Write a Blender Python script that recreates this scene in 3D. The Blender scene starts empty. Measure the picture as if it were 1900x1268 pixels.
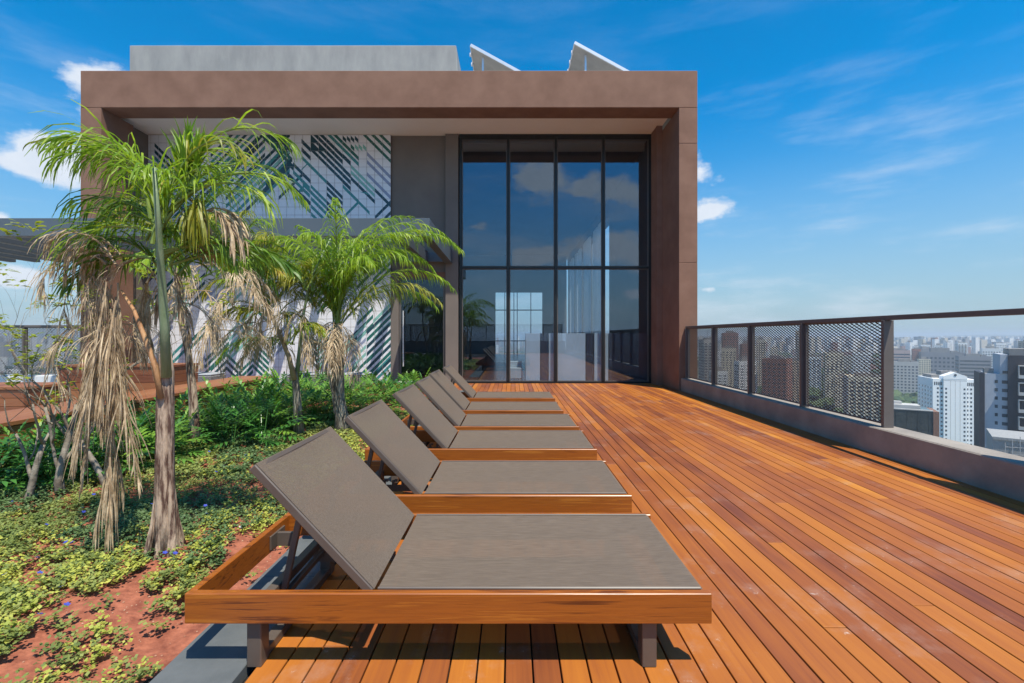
import bpy, bmesh, math, random
import numpy as np
from mathutils import Vector, Matrix, noise as mnoise
R = math.radians
C = bpy.context.scene.collection
sc = bpy.context.scene

# ------------------------------------------------------------------ camera
CAM_H, F = 1.28, 844.0
cam = bpy.data.cameras.new('camera'); co = bpy.data.objects.new('camera', cam); C.objects.link(co)
co.location = (0, 0, CAM_H); co.rotation_euler = (R(90), 0, 0)
cam.sensor_width = 36; cam.lens = F / 1900 * 36; cam.shift_y = -11 / 1900
cam.clip_start = .05; cam.clip_end = 30000
sc.camera = co

# ------------------------------------------------------------------ sun, sky, exposure
SUN = Vector((.25, -.385, 1)).normalized()
SUN_EL = math.asin(SUN.z); SUN_ROT = math.atan2(SUN.x, SUN.y)
sl = bpy.data.lights.new('sun', 'SUN'); sl.energy = 4.8; sl.angle = R(.5); sl.color = (1, .94, .81)
so = bpy.data.objects.new('sun', sl); C.objects.link(so); so.rotation_euler = SUN.to_track_quat('Z', 'Y').to_euler()
so.location = (5, -5, 30)
sc.view_settings.view_transform = 'Standard'; sc.view_settings.look = 'None'
sc.view_settings.exposure = .35; sc.view_settings.gamma = 1; sc.view_settings.use_curve_mapping = False
sc.cycles.max_bounces = 8; sc.cycles.transparent_max_bounces = 24; sc.cycles.volume_bounces = 0
sc.cycles.use_denoising = True
sc.cycles.sample_clamp_indirect = 6

w = bpy.data.worlds.new('World'); sc.world = w; w.use_nodes = True
wt = w.node_tree; wt.nodes.clear()
def WN(t, **k):
    n = wt.nodes.new(t)
    for a, b in k.items(): setattr(n, a, b)
    return n
def wm(op, a, b=None, c=None, clamp=False):
    n = WN('ShaderNodeMath', operation=op, use_clamp=clamp)
    for i, v in enumerate((a, b, c)):
        if v is None: continue
        if isinstance(v, (int, float)): n.inputs[i].default_value = v
        else: wt.links.new(v, n.inputs[i])
    return n.outputs[0]
sky = WN('ShaderNodeTexSky', sky_type='NISHITA', sun_disc=False, sun_elevation=SUN_EL, sun_rotation=SUN_ROT,
         altitude=800, air_density=1.0, dust_density=.6, ozone_density=1.6)
hs = WN('ShaderNodeHueSaturation'); hs.inputs['Saturation'].default_value = 1.56; hs.inputs['Value'].default_value = 1.40; hs.inputs['Hue'].default_value = .492
wt.links.new(sky.outputs[0], hs.inputs['Color'])
tc = WN('ShaderNodeTexCoord'); sep = WN('ShaderNodeSeparateXYZ'); wt.links.new(tc.outputs['Generated'], sep.inputs[0])
az = wm('ARCTAN2', sep.outputs[0], sep.outputs[1]); el = wm('ARCSINE', sep.outputs[2])
mp = WN('ShaderNodeMapping'); mp.inputs['Scale'].default_value = (1, 1, 1.6); wt.links.new(tc.outputs['Generated'], mp.inputs[0])
n1 = WN('ShaderNodeTexNoise'); n1.inputs['Scale'].default_value = 11; n1.inputs['Detail'].default_value = 9; n1.inputs['Roughness'].default_value = .58
wt.links.new(mp.outputs[0], n1.inputs[0])
mp2 = WN('ShaderNodeMapping'); mp2.inputs['Scale'].default_value = (1, 1, 4.5); wt.links.new(tc.outputs['Generated'], mp2.inputs[0])
n2 = WN('ShaderNodeTexNoise'); n2.inputs['Scale'].default_value = 4; n2.inputs['Detail'].default_value = 8; n2.inputs['Roughness'].default_value = .6
wt.links.new(mp2.outputs[0], n2.inputs[0])
def ae(px, py, back=False):
    d = Vector(((px - 950) / F, -1 if back else 1, (623 - py) / F)).normalized()
    return math.atan2(d.x, d.y), math.asin(d.z)
clouds = []          # azimuth, elevation, half width, half height, thickness
for px, py, rx, ry, th, bk in (
    (105, 292, 70, 38, 1.3, 0), (55, 302, 50, 20, 1.2, 0), (150, 322, 60, 26, .9, 0), (178, 152, 60, 36, 1.05, 0), (160, 205, 56, 34, .9, 0),
    (25, 512, 60, 20, .95, 0), (5, 405, 22, 12, .9, 0), (1300, 318, 30, 24, .95, 0), (1315, 395, 54, 20, 1.0, 0), (1318, 536, 36, 12, .5, 0),
    (1015, 330, 72, 42, 1.05, 1), (1075, 345, 50, 30, .9, 1), (1160, 355, 62, 30, .9, 1), (1150, 455, 90, 44, 1.05, 1),
    (1010, 480, 90, 24, .9, 1), (1185, 548, 40, 14, .8, 1), (1050, 290, 60, 14, .5, 1), (880, 420, 60, 20, .35, 1)):
    a, e = ae(px, py, bk); a2, _ = ae(px + rx, py, bk); _, e2 = ae(px, py - ry, bk)
    clouds.append((a, e, abs(a2 - a), abs(e2 - e), th))
rc = random.Random(4)
for k in range(12):
    a = rc.choice([rc.uniform(.95, 2.7), rc.uniform(-2.9, -1.0)])
    clouds.append((a, rc.uniform(.06, .4), rc.uniform(.08, .2), rc.uniform(.03, .06), rc.uniform(.7, 1.1)))
mask = None; shade = None
nz = wm('MULTIPLY', wm('SUBTRACT', n1.outputs[0], .5), 3.1)
for a, e, ra, re, th in clouds:
    dx = wm('DIVIDE', wm('SUBTRACT', az, a), ra * 1.25); dy = wm('DIVIDE', wm('SUBTRACT', el, e), re * 1.25)
    d = wm('SQRT', wm('ADD', wm('MULTIPLY', dx, dx), wm('MULTIPLY', dy, dy)))
    m = wm('SUBTRACT', th, d)
    mask = m if mask is None else wm('SMOOTH_MAX', mask, m, .25)
cm = WN('ShaderNodeMapRange', interpolation_type='SMOOTHSTEP'); wt.links.new(wm('ADD', mask, nz), cm.inputs[0])
cm.inputs[1].default_value = .02; cm.inputs[2].default_value = .62
# thin veils, stronger near the horizon
veil = WN('ShaderNodeMapRange', interpolation_type='SMOOTHSTEP'); wt.links.new(n2.outputs[0], veil.inputs[0])
veil.inputs[1].default_value = .44; veil.inputs[2].default_value = .8; veil.inputs[4].default_value = .62
low = WN('ShaderNodeMapRange', interpolation_type='SMOOTHSTEP'); wt.links.new(el, low.inputs[0])
low.inputs[1].default_value = .55; low.inputs[2].default_value = .12; low.inputs[3].default_value = .12; low.inputs[4].default_value = 1
vl = wm('MULTIPLY', veil.outputs[0], low.outputs[0])
cov = wm('MAXIMUM', cm.outputs[0], vl, clamp=True)
hz = WN('ShaderNodeMapRange', interpolation_type='SMOOTHSTEP'); wt.links.new(el, hz.inputs[0])
hz.inputs[1].default_value = .47; hz.inputs[2].default_value = -.04; hz.inputs[3].default_value = 0; hz.inputs[4].default_value = .92
mixh = WN('ShaderNodeMix', data_type='RGBA'); wt.links.new(hz.outputs[0], mixh.inputs[0]); wt.links.new(hs.outputs[0], mixh.inputs[6])
HORIZ = (2.15, 3.25, 4.1, 1)
mixh.inputs[7].default_value = HORIZ
ccol = WN('ShaderNodeMix', data_type='RGBA'); wt.links.new(n1.outputs[0], ccol.inputs[0])
ccol.inputs[6].default_value = (6.6, 6.9, 7.3, 1); ccol.inputs[7].default_value = (4.6, 5.1, 5.9, 1)
mixc = WN('ShaderNodeMix', data_type='RGBA'); wt.links.new(wm('MULTIPLY', cov, .93), mixc.inputs[0])
wt.links.new(mixh.outputs[2], mixc.inputs[6]); wt.links.new(ccol.outputs[2], mixc.inputs[7])
bg = WN('ShaderNodeBackground'); bg.inputs[1].default_value = .115
wt.links.new(mixc.outputs[2], bg.inputs[0]); wo = WN('ShaderNodeOutputWorld'); wt.links.new(bg.outputs[0], wo.inputs[0])

# ------------------------------------------------------------------ helpers
def P(px, py, Y): return Vector(((px - 950) / F * Y, Y, CAM_H + (623 - py) / F * Y))
def mat(name, col, rough=.6, metal=0, spec=.5, col2=None, nscale=5, detail=5, stretch=(1, 1, 1), bump=0, bscale=60, coat=0, ramp=(.35, .65)):
    m = bpy.data.materials.new(name); m.use_nodes = True; t = m.node_tree; b = t.nodes['Principled BSDF']
    b.inputs['Base Color'].default_value = (*col, 1); b.inputs['Roughness'].default_value = rough; b.inputs['Metallic'].default_value = metal
    b.inputs['Specular IOR Level'].default_value = spec; b.inputs['Coat Weight'].default_value = coat
    c = t.nodes.new('ShaderNodeTexCoord'); mpn = t.nodes.new('ShaderNodeMapping'); mpn.inputs['Scale'].default_value = stretch
    t.links.new(c.outputs['Object'], mpn.inputs[0])
    if col2:
        n = t.nodes.new('ShaderNodeTexNoise'); n.inputs['Scale'].default_value = nscale; n.inputs['Detail'].default_value = detail; n.inputs['Roughness'].default_value = .62
        t.links.new(mpn.outputs[0], n.inputs[0])
        r = t.nodes.new('ShaderNodeValToRGB'); r.color_ramp.elements[0].position, r.color_ramp.elements[1].position = ramp
        r.color_ramp.elements[0].color = (*col, 1); r.color_ramp.elements[1].color = (*col2, 1)
        t.links.new(n.outputs[0], r.inputs[0]); t.links.new(r.outputs[0], b.inputs['Base Color'])
    if bump:
        n = t.nodes.new('ShaderNodeTexNoise'); n.inputs['Scale'].default_value = bscale; n.inputs['Detail'].default_value = 6
        t.links.new(mpn.outputs[0], n.inputs[0]); bp = t.nodes.new('ShaderNodeBump'); bp.inputs['Strength'].default_value = bump; bp.inputs['Distance'].default_value = .01
        t.links.new(n.outputs[0], bp.inputs['Height']); t.links.new(bp.outputs[0], b.inputs['Normal'])
    return m
def leafmat(name, c1, c2, trans=.35, rough=.45, scale=3.0, c3=None):
    m = bpy.data.materials.new(name); m.use_nodes = True; t = m.node_tree; b = t.nodes['Principled BSDF']
    c = t.nodes.new('ShaderNodeTexCoord'); n = t.nodes.new('ShaderNodeTexNoise'); n.inputs['Scale'].default_value = scale; n.inputs['Detail'].default_value = 5; n.inputs['Roughness'].default_value = .7
    t.links.new(c.outputs['Object'], n.inputs[0]); r = t.nodes.new('ShaderNodeValToRGB')
    r.color_ramp.elements[0].position, r.color_ramp.elements[1].position = .36, .62
    r.color_ramp.elements[0].color = (*c1, 1); r.color_ramp.elements[1].color = (*c2, 1)
    if c3:
        e = r.color_ramp.elements.new(.72); e.color = (*c3, 1)
    t.links.new(n.outputs[0], r.inputs[0]); t.links.new(r.outputs[0], b.inputs['Base Color']); b.inputs['Roughness'].default_value = rough
    tr = t.nodes.new('ShaderNodeBsdfTranslucent'); mx = t.nodes.new('ShaderNodeMixShader'); mx.inputs[0].default_value = trans
    t.links.new(r.outputs[0], tr.inputs[0]); t.links.new(b.outputs[0], mx.inputs[1]); t.links.new(tr.outputs[0], mx.inputs[2])
    t.links.new(mx.outputs[0], t.nodes['Material Output'].inputs[0])
    return m
def woodmat(name, stops, rough=.4, grain=(26, 1.1, 26), vary=True, dust=0, axis=1, coat=.0, spec=.5):
    """boards: colour chosen per object, long grain streaks along `axis`"""
    m = bpy.data.materials.new(name); m.use_nodes = True; t = m.node_tree; b = t.nodes['Principled BSDF']; L = t.links.new
    c = t.nodes.new('ShaderNodeTexCoord'); oi = t.nodes.new('ShaderNodeObjectInfo')
    addv = t.nodes.new('ShaderNodeVectorMath'); addv.operation = 'ADD'
    sc_ = t.nodes.new('ShaderNodeVectorMath'); sc_.operation = 'SCALE'; sc_.inputs[3].default_value = 37
    cx = t.nodes.new('ShaderNodeCombineXYZ')
    for i in range(3): L(oi.outputs['Random'], cx.inputs[i])
    L(cx.outputs[0], sc_.inputs[0]); L(c.outputs['Object'], addv.inputs[0]); L(sc_.outputs[0], addv.inputs[1])
    mpn = t.nodes.new('ShaderNodeMapping'); mpn.inputs['Scale'].default_value = grain; L(addv.outputs[0], mpn.inputs[0])
    n = t.nodes.new('ShaderNodeTexNoise'); n.inputs['Scale'].default_value = 1; n.inputs['Detail'].default_value = 7; n.inputs['Roughness'].default_value = .6; n.inputs['Distortion'].default_value = .9
    L(mpn.outputs[0], n.inputs[0])
    n_b = t.nodes.new('ShaderNodeTexNoise'); n_b.inputs['Scale'].default_value = 1.3; n_b.inputs['Detail'].default_value = 3; L(addv.outputs[0], n_b.inputs[0])
    ad = t.nodes.new('ShaderNodeMath'); ad.operation = 'MULTIPLY_ADD'; ad.inputs[1].default_value = .55 if vary else 1.0; L(n.outputs[0], ad.inputs[0])
    ad2 = t.nodes.new('ShaderNodeMath'); ad2.operation = 'MULTIPLY_ADD'; ad2.inputs[1].default_value = .56 if vary else 0; ad2.inputs[2].default_value = -.27 if vary else -.16
    L(oi.outputs['Random'], ad2.inputs[0])
    ad3 = t.nodes.new('ShaderNodeMath'); ad3.operation = 'MULTIPLY_ADD'; ad3.inputs[1].default_value = .6 if vary else .35; L(n_b.outputs[0], ad3.inputs[0]); L(ad2.outputs[0], ad3.inputs[2])
    L(ad3.outputs[0], ad.inputs[2])
    r = t.nodes.new('ShaderNodeValToRGB'); els = r.color_ramp.elements
    els[0].position, els[0].color = stops[0][0], (*stops[0][1], 1); els[1].position, els[1].color = stops[-1][0], (*stops[-1][1], 1)
    for p, cc in stops[1:-1]: els.new(p).color = (*cc, 1)
    L(ad.outputs[0], r.inputs[0]); out = r.outputs[0]
    if dust:
        g = t.nodes.new('ShaderNodeNewGeometry'); dn = t.nodes.new('ShaderNodeTexNoise'); dn.inputs['Scale'].default_value = 2.1; dn.inputs['Detail'].default_value = 9; dn.inputs['Roughness'].default_value = .72
        L(g.outputs['Position'], dn.inputs[0]); mr = t.nodes.new('ShaderNodeMapRange'); mr.inputs[1].default_value = .54; mr.inputs[2].default_value = .8; mr.inputs[4].default_value = dust
        L(dn.outputs[0], mr.inputs[0]); mx = t.nodes.new('ShaderNodeMix'); mx.data_type = 'RGBA'; L(mr.outputs[0], mx.inputs[0]); L(out, mx.inputs[6]); mx.inputs[7].default_value = (.45, .34, .28, 1); out = mx.outputs[2]
        sn = t.nodes.new('ShaderNodeTexNoise'); sn.inputs['Scale'].default_value = 17; sn.inputs['Detail'].default_value = 6; sn.inputs['Roughness'].default_value = .75; L(g.outputs['Position'], sn.inputs[0])
        sp_ = t.nodes.new('ShaderNodeMapRange'); sp_.inputs[1].default_value = .61; sp_.inputs[2].default_value = .70; sp_.inputs[4].default_value = 1; L(sn.outputs[0], sp_.inputs[0])
        mu_ = t.nodes.new('ShaderNodeMath'); mu_.operation = 'MULTIPLY'; L(sp_.outputs[0], mu_.inputs[0]); mr2 = t.nodes.new('ShaderNodeMapRange'); mr2.inputs[1].default_value = .52; mr2.inputs[2].default_value = .62; mr2.inputs[4].default_value = .8; L(dn.outputs[0], mr2.inputs[0]); L(mr2.outputs[0], mu_.inputs[1])
        mx2 = t.nodes.new('ShaderNodeMix'); mx2.data_type = 'RGBA'; L(mu_.outputs[0], mx2.inputs[0]); L(out, mx2.inputs[6]); mx2.inputs[7].default_value = (.62, .55, .48, 1); out = mx2.outputs[2]
    L(out, b.inputs['Base Color'])
    rr = t.nodes.new('ShaderNodeMapRange'); rr.inputs[3].default_value = rough - .08; rr.inputs[4].default_value = rough + .14; L(n_b.outputs[0], rr.inputs[0]); L(rr.outputs[0], b.inputs['Roughness'])
    bp = t.nodes.new('ShaderNodeBump'); bp.inputs['Strength'].default_value = .25; bp.inputs['Distance'].default_value = .003; L(n.outputs[0], bp.inputs['Height']); L(bp.outputs[0], b.inputs['Normal'])
    b.inputs['Coat Weight'].default_value = coat; b.inputs['Coat Roughness'].default_value = .25; b.inputs['Specular IOR Level'].default_value = spec
    return m

M = {}
M['brown'] = mat('brown_render', (.20, .100, .064), .85, col2=(.26, .138, .092), nscale=1.7, detail=9, bump=.35, bscale=90)
M['grey_wall'] = mat('grey_render', (.165, .138, .12), .85, col2=(.19, .16, .138), nscale=1.5, bump=.15)
M['concrete'] = mat('pale_concrete', (.27, .27, .265), .9, col2=(.36, .355, .34), nscale=2.2, detail=9, stretch=(1, 1, .35), bump=.3, bscale=40)
M['soffit'] = mat('soffit_paint', (.86, .80, .74), .8, col2=(.9, .84, .78), nscale=1)
M['parapet'] = mat('parapet_concrete', (.235, .205, .18), .9, col2=(.34, .295, .25), nscale=2.5, detail=8, bump=.4, bscale=50)
M['whitewall'] = mat('white_paint', (.62, .62, .62), .8, col2=(.72, .72, .72), nscale=2, bump=.1)
M['metal'] = mat('dark_bronze_metal', (.125, .108, .10), .42, metal=.1, col2=(.14, .122, .114), nscale=9)
M['mesh'] = mat('expanded_metal', (.06, .052, .055), .45, metal=.4, col2=(.075, .066, .066), nscale=20)
M['canopy'] = mat('canopy_grey_paint', (.088, .108, .128), .4, metal=.0, col2=(.10, .12, .14), nscale=1.2)
M['mullion'] = mat('black_aluminium', (.02, .024, .026), .35, metal=.5, col2=(.026, .03, .032), nscale=6)
M['alu'] = mat('bright_aluminium', (.75, .75, .74), .35, metal=.5, col2=(.8, .8, .8), nscale=4)
M['solar'] = mat('solar_glass', (.02, .03, .06), .12, col2=(.03, .04, .08), nscale=12)
M['panelback'] = mat('panel_back_sheet', (.42, .4, .37), .7, col2=(.5, .48, .44), nscale=3)
M['slab'] = mat('grey_stone_slab', (.095, .105, .11), .6, col2=(.125, .135, .14), nscale=6, bump=.1, bscale=150)
M['black'] = mat('deck_underlay', (.012, .01, .01), .9, col2=(.02, .017, .015))
M['rope'] = mat('grey_wicker', (.13, .125, .13), .8, col2=(.26, .25, .25), nscale=30, stretch=(1, 1, 2.5), bump=1.0, bscale=120)
M['cushion'] = mat('grey_cushion_cloth', (.3, .32, .35), .9, col2=(.36, .38, .41), nscale=60)
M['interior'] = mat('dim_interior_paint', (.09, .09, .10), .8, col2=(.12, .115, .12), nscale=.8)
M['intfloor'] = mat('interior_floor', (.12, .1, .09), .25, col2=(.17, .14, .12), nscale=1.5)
M['counter'] = mat('pale_stone_counter', (.78, .79, .8), .55, col2=(.86, .87, .88), nscale=2.5, detail=7)
M['counter_dark'] = mat('dark_counter_strip', (.07, .065, .08), .5, col2=(.09, .08, .1))
M['curtain'] = leafmat('sheer_curtain', (.75, .78, .8), (.85, .87, .88), .5, .8)
M['white'] = mat('white_enamel', (.8, .8, .8), .35, col2=(.84, .84, .84))
M['stone'] = mat('white_stone', (.6, .58, .54), .9, col2=(.75, .73, .7), nscale=20)
M['trunk'] = mat('palm_trunk_bark', (.10, .05, .035), .9, col2=(.50, .37, .27), nscale=11, detail=9, stretch=(3, 3, .45), bump=1.0, bscale=30, ramp=(.42, .56))
M['trunk_grey'] = mat('grey_palm_bark', (.1, .08, .06), .9, col2=(.36, .32, .25), nscale=13, detail=9, stretch=(3, 3, .5), bump=1.0, bscale=30, ramp=(.42, .58))
M['sheath'] = mat('green_crownshaft', (.14, .21, .09), .5, col2=(.27, .33, .2), nscale=6, stretch=(3, 3, .5), bump=.2)
M['sheath_dry'] = mat('dry_orange_sheath', (.34, .15, .06), .7, col2=(.5, .28, .13), nscale=6, stretch=(3, 3, .5), bump=.3)
M['twig'] = mat('pale_twig_bark', (.13, .1, .075), .9, col2=(.36, .31, .25), nscale=9, detail=7, bump=.6, bscale=40)
M['palm_lit'] = leafmat('palm_leaf_bright', (.15, .31, .02), (.42, .56, .035), .5, c3=(.62, .58, .05), scale=5)  # bright yellow-green leaf colour, used on most of the live fronds
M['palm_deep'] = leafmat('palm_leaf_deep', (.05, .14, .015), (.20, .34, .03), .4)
M['palm_yellow'] = leafmat('palm_leaf_yellowing', (.16, .23, .02), (.42, .38, .035), .42, c3=(.5, .28, .06))
M['palm_dead'] = leafmat('palm_leaf_dead', (.30, .2, .11), (.74, .58, .38), .2, .8, scale=16)
M['rachis'] = mat('palm_leaf_stalk', (.16, .26, .05), .5, col2=(.3, .36, .08), nscale=6)
M['rachis_dead'] = mat('dry_leaf_stalk', (.3, .2, .12), .8, col2=(.45, .33, .2), nscale=6)
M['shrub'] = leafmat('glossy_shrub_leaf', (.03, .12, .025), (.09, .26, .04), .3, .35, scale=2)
M['shrub_pale'] = leafmat('light_shrub_leaf', (.09, .24, .035), (.24, .42, .05), .3, .4, scale=2)  # paler green leaf colour for every other shrub mesh
M['cover'] = leafmat('ground_cover_leaf', (.12, .18, .04), (.32, .36, .09), .3, .6, scale=4, c3=(.42, .38, .10))
M['cover_green'] = leafmat('green_cover_leaf', (.07, .14, .045), (.16, .24, .08), .25, .6, scale=4)
M['cover_yel'] = leafmat('yellow_cover_leaf', (.30, .36, .055), (.56, .56, .10), .3, .6, scale=6)
M['tuft'] = leafmat('yellow_green_tree_leaf', (.25, .34, .03), (.48, .50, .05), .4, .5, scale=6)
M['blue'] = leafmat('blue_petal', (.05, .08, .5), (.1, .13, .62), .3)
M['soil'] = mat('red_soil', (.20, .055, .03), .95, col2=(.40, .135, .075), nscale=16, detail=12, bump=1.0, bscale=45)
M['deck'] = woodmat('deck_board_wood', [(.0, (.095, .026, .016)), (.22, (.17, .048, .020)), (.42, (.28, .082, .022)), (.62, (.36, .112, .020)), (.85, (.43, .145, .022)), (1, (.54, .21, .028))], rough=.47, dust=.42, spec=.32)
M['rail'] = woodmat('lounger_wood', [(.1, (.05, .012, .004)), (.36, (.14, .036, .007)), (.46, (.34, .098, .012)), (.58, (.27, .075, .010)), (.66, (.40, .13, .016)), (.85, (.50, .19, .03))], rough=.34, grain=(1.6, 14, 60), vary=False, coat=.2)
M['bench'] = woodmat('bench_wood', [(.0, (.10, .03, .014)), (.4, (.19, .06, .025)), (.6, (.26, .09, .034)), (1, (.34, .14, .055))], rough=.45, grain=(3, 1.1, 26))
def weave(name, c1, c2):
    m = mat(name, c1, .62, col2=c2, nscale=3, detail=8, stretch=(4, 70, 70), ramp=(.4, .6)); t = m.node_tree; L = t.links.new; b = t.nodes['Principled BSDF']
    c = t.nodes.new('ShaderNodeTexCoord'); outs = []
    for ax in ('X', 'Y'):
        wv = t.nodes.new('ShaderNodeTexWave'); wv.bands_direction = ax; wv.inputs['Scale'].default_value = 70; wv.inputs['Distortion'].default_value = .6; L(c.outputs['Object'], wv.inputs[0]); outs.append(wv.outputs['Fac'])
    mu = t.nodes.new('ShaderNodeMath'); mu.operation = 'MULTIPLY'; L(outs[0], mu.inputs[0]); L(outs[1], mu.inputs[1])
    bp = t.nodes.new('ShaderNodeBump'); bp.inputs['Strength'].default_value = .35; bp.inputs['Distance'].default_value = .002; L(mu.outputs[0], bp.inputs['Height']); L(bp.outputs[0], b.inputs['Normal'])
    tr = t.nodes.new('ShaderNodeBsdfTransparent'); mx = t.nodes.new('ShaderNodeMixShader'); mx.inputs[0].default_value = .21
    L(b.outputs[0], mx.inputs[1]); L(tr.outputs[0], mx.inputs[2]); L(mx.outputs[0], t.nodes['Material Output'].inputs[0])
    return m
M['fabric'] = weave('taupe_mesh_fabric', (.148, .110, .080), (.205, .154, .112))
M['lframe'] = mat('taupe_powder_coat', (.10, .078, .064), .4, col2=(.115, .09, .074), nscale=8)
def glassmat(name, tint, refl, rough=0):
    m = bpy.data.materials.new(name); m.use_nodes = True; t = m.node_tree; L = t.links.new; t.nodes.remove(t.nodes['Principled BSDF'])
    tr = t.nodes.new('ShaderNodeBsdfTransparent'); tr.inputs[0].default_value = (*tint, 1); g = t.nodes.new('ShaderNodeBsdfGlossy'); g.inputs['Roughness'].default_value = rough; g.inputs['Color'].default_value = (.74, .87, 1, 1)
    lw = t.nodes.new('ShaderNodeFresnel'); ge = t.nodes.new('ShaderNodeNewGeometry'); im = t.nodes.new('ShaderNodeMapRange'); im.inputs[3].default_value = 1.5; im.inputs[4].default_value = 1 / 1.5
    L(ge.outputs['Backfacing'], im.inputs[0]); L(im.outputs[0], lw.inputs[0])   # same share of reflection on both faces of the pane
    mr = t.nodes.new('ShaderNodeMapRange'); mr.inputs[1].default_value = 0; mr.inputs[2].default_value = 1; mr.inputs[3].default_value = refl; mr.inputs[4].default_value = 1; L(lw.outputs[0], mr.inputs[0])
    mx = t.nodes.new('ShaderNodeMixShader'); L(mr.outputs[0], mx.inputs[0]); L(tr.outputs[0], mx.inputs[1]); L(g.outputs[0], mx.inputs[2]); L(mx.outputs[0], t.nodes['Material Output'].inputs[0])
    return m
M['glass'] = glassmat('tinted_blue_glass', (.78, .84, .88), .075)
M['glass_door'] = glassmat('dark_door_glass', (.45, .48, .5), .03)

def tag(o, label=None, cat=None, group=None, kind=None):
    if label: o['label'] = label
    if cat: o['category'] = cat
    if group: o['group'] = group
    if kind: o['kind'] = kind
    return o
def empty(name, loc=(0, 0, 0), rz=0, **k):
    o = bpy.data.objects.new(name, None); C.objects.link(o); o.location = loc; o.rotation_euler = (0, 0, rz); o.empty_display_size = .2
    return tag(o, **k)
class MB:
    def __init__(s): s.v = []; s.f = []; s.m = []
    def quad(s, *p, mi=0):
        n = len(s.v); s.v += [tuple(q) for q in p]; s.f.append(tuple(range(n, n + len(p)))); s.m.append(mi)
    def box(s, x0, x1, y0, y1, z0, z1, mi=0):
        n = len(s.v); s.v += [(x, y, z) for z in (z0, z1) for y in (y0, y1) for x in (x0, x1)]
        for f in ((0, 2, 3, 1), (4, 5, 7, 6), (0, 1, 5, 4), (2, 6, 7, 3), (0, 4, 6, 2), (1, 3, 7, 5)): s.f.append(tuple(n + i for i in f)); s.m.append(mi)
    def bar(s, a, b, wdt, hgt, mi=0, up=(0, 0, 1)):
        a, b = Vector(a), Vector(b); d = (b - a).normalized(); u = Vector(up)
        sd = d.cross(u)
        if sd.length < 1e-4: sd = d.cross(Vector((1, 0, 0)))
        sd.normalize(); u = sd.cross(d).normalized(); n = len(s.v)
        for p in (a, b):
            for i, j in ((-1, -1), (1, -1), (1, 1), (-1, 1)): s.v.append(tuple(p + sd * (i * wdt / 2) + u * (j * hgt / 2)))
        for f in ((3, 2, 1, 0), (4, 5, 6, 7), (0, 1, 5, 4), (1, 2, 6, 5), (2, 3, 7, 6), (3, 0, 4, 7)): s.f.append(tuple(n + i for i in f)); s.m.append(mi)
    def tube(s, pts, rad, n=8, mi=0, cap=True, jit=0, rng=None):
        pts = [Vector(p) for p in pts]; base = len(s.v); ref = Vector((.3, 1, .1))
        for i, p in enumerate(pts):
            d = (pts[min(i + 1, len(pts) - 1)] - pts[max(i - 1, 0)]).normalized(); u = d.cross(ref).normalized(); v = d.cross(u)
            r = rad[i] if isinstance(rad, (list, tuple)) else rad
            for k in range(n):
                a = 2 * math.pi * k / n; rr = r * (1 + (rng.uniform(-jit, jit) if jit else 0)); s.v.append(tuple(p + (u * math.cos(a) + v * math.sin(a)) * rr))
        for i in range(len(pts) - 1):
            for k in range(n):
                a = base + i * n + k; b = base + i * n + (k + 1) % n; s.f.append((a, b, b + n, a + n)); s.m.append(mi)
        if cap:
            s.f.append(tuple(base + k for k in range(n))[::-1]); s.m.append(mi); s.f.append(tuple(base + (len(pts) - 1) * n + k for k in range(n))); s.m.append(mi)
    def mesh(s, name, mats, bevel=0, smooth=False):
        me = bpy.data.meshes.new(name); me.from_pydata(s.v, [], s.f)
        for q in (mats if isinstance(mats, (list, tuple)) else [mats]): me.materials.append(q)
        if any(s.m): me.polygons.foreach_set('material_index', s.m)
        if bevel:
            bm = bmesh.new(); bm.from_mesh(me); bmesh.ops.bevel(bm, geom=list(bm.edges), offset=bevel, segments=1, affect='EDGES', clamp_overlap=True); bm.to_mesh(me); bm.free()
        if smooth: me.shade_smooth()
        me.update(); return me
    def build(s, name, mats, parent=None, bevel=0, smooth=False, **k):
        return link(name, s.mesh(name, mats, bevel, smooth), parent, **k)
def link(name, me, parent=None, loc=None, rot=None, scale=None, **k):
    o = bpy.data.objects.new(name, me); C.objects.link(o); o.parent = parent
    if loc is not None: o.location = loc
    if rot is not None: o.rotation_euler = rot
    if scale is not None: o.scale = scale
    return tag(o, **k)
def bx(name, m, parent, *b, bevel=0, **k):
    q = MB(); q.box(*b); return q.build(name, M[m] if isinstance(m, str) else m, parent, bevel=bevel, **k)
def npmesh(name, V, Fq, mats, mi=None):
    """fast mesh from numpy verts and quads"""
    me = bpy.data.meshes.new(name); V = np.asarray(V, dtype=np.float32); Fq = np.asarray(Fq, dtype=np.int32)
    me.vertices.add(len(V)); me.vertices.foreach_set('co', V.ravel()); k = Fq.shape[1]
    me.loops.add(Fq.size); me.loops.foreach_set('vertex_index', Fq.ravel()); me.polygons.add(len(Fq))
    me.polygons.foreach_set('loop_start', np.arange(0, Fq.size, k, dtype=np.int32)); me.polygons.foreach_set('loop_total', np.full(len(Fq), k, dtype=np.int32))
    for q in mats: me.materials.append(q)
    if mi is not None: me.polygons.foreach_set('material_index', np.asarray(mi, dtype=np.int32))
    me.update(calc_edges=True); me.validate(); me.shade_flat(); return me
children = {}
def copy_tree(o):
    def rec(x, par):
        c = x.copy(); C.objects.link(c); c.parent = par
        for ch in list(x.children): rec(ch, c)
        return c
    return rec(o, None)

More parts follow.
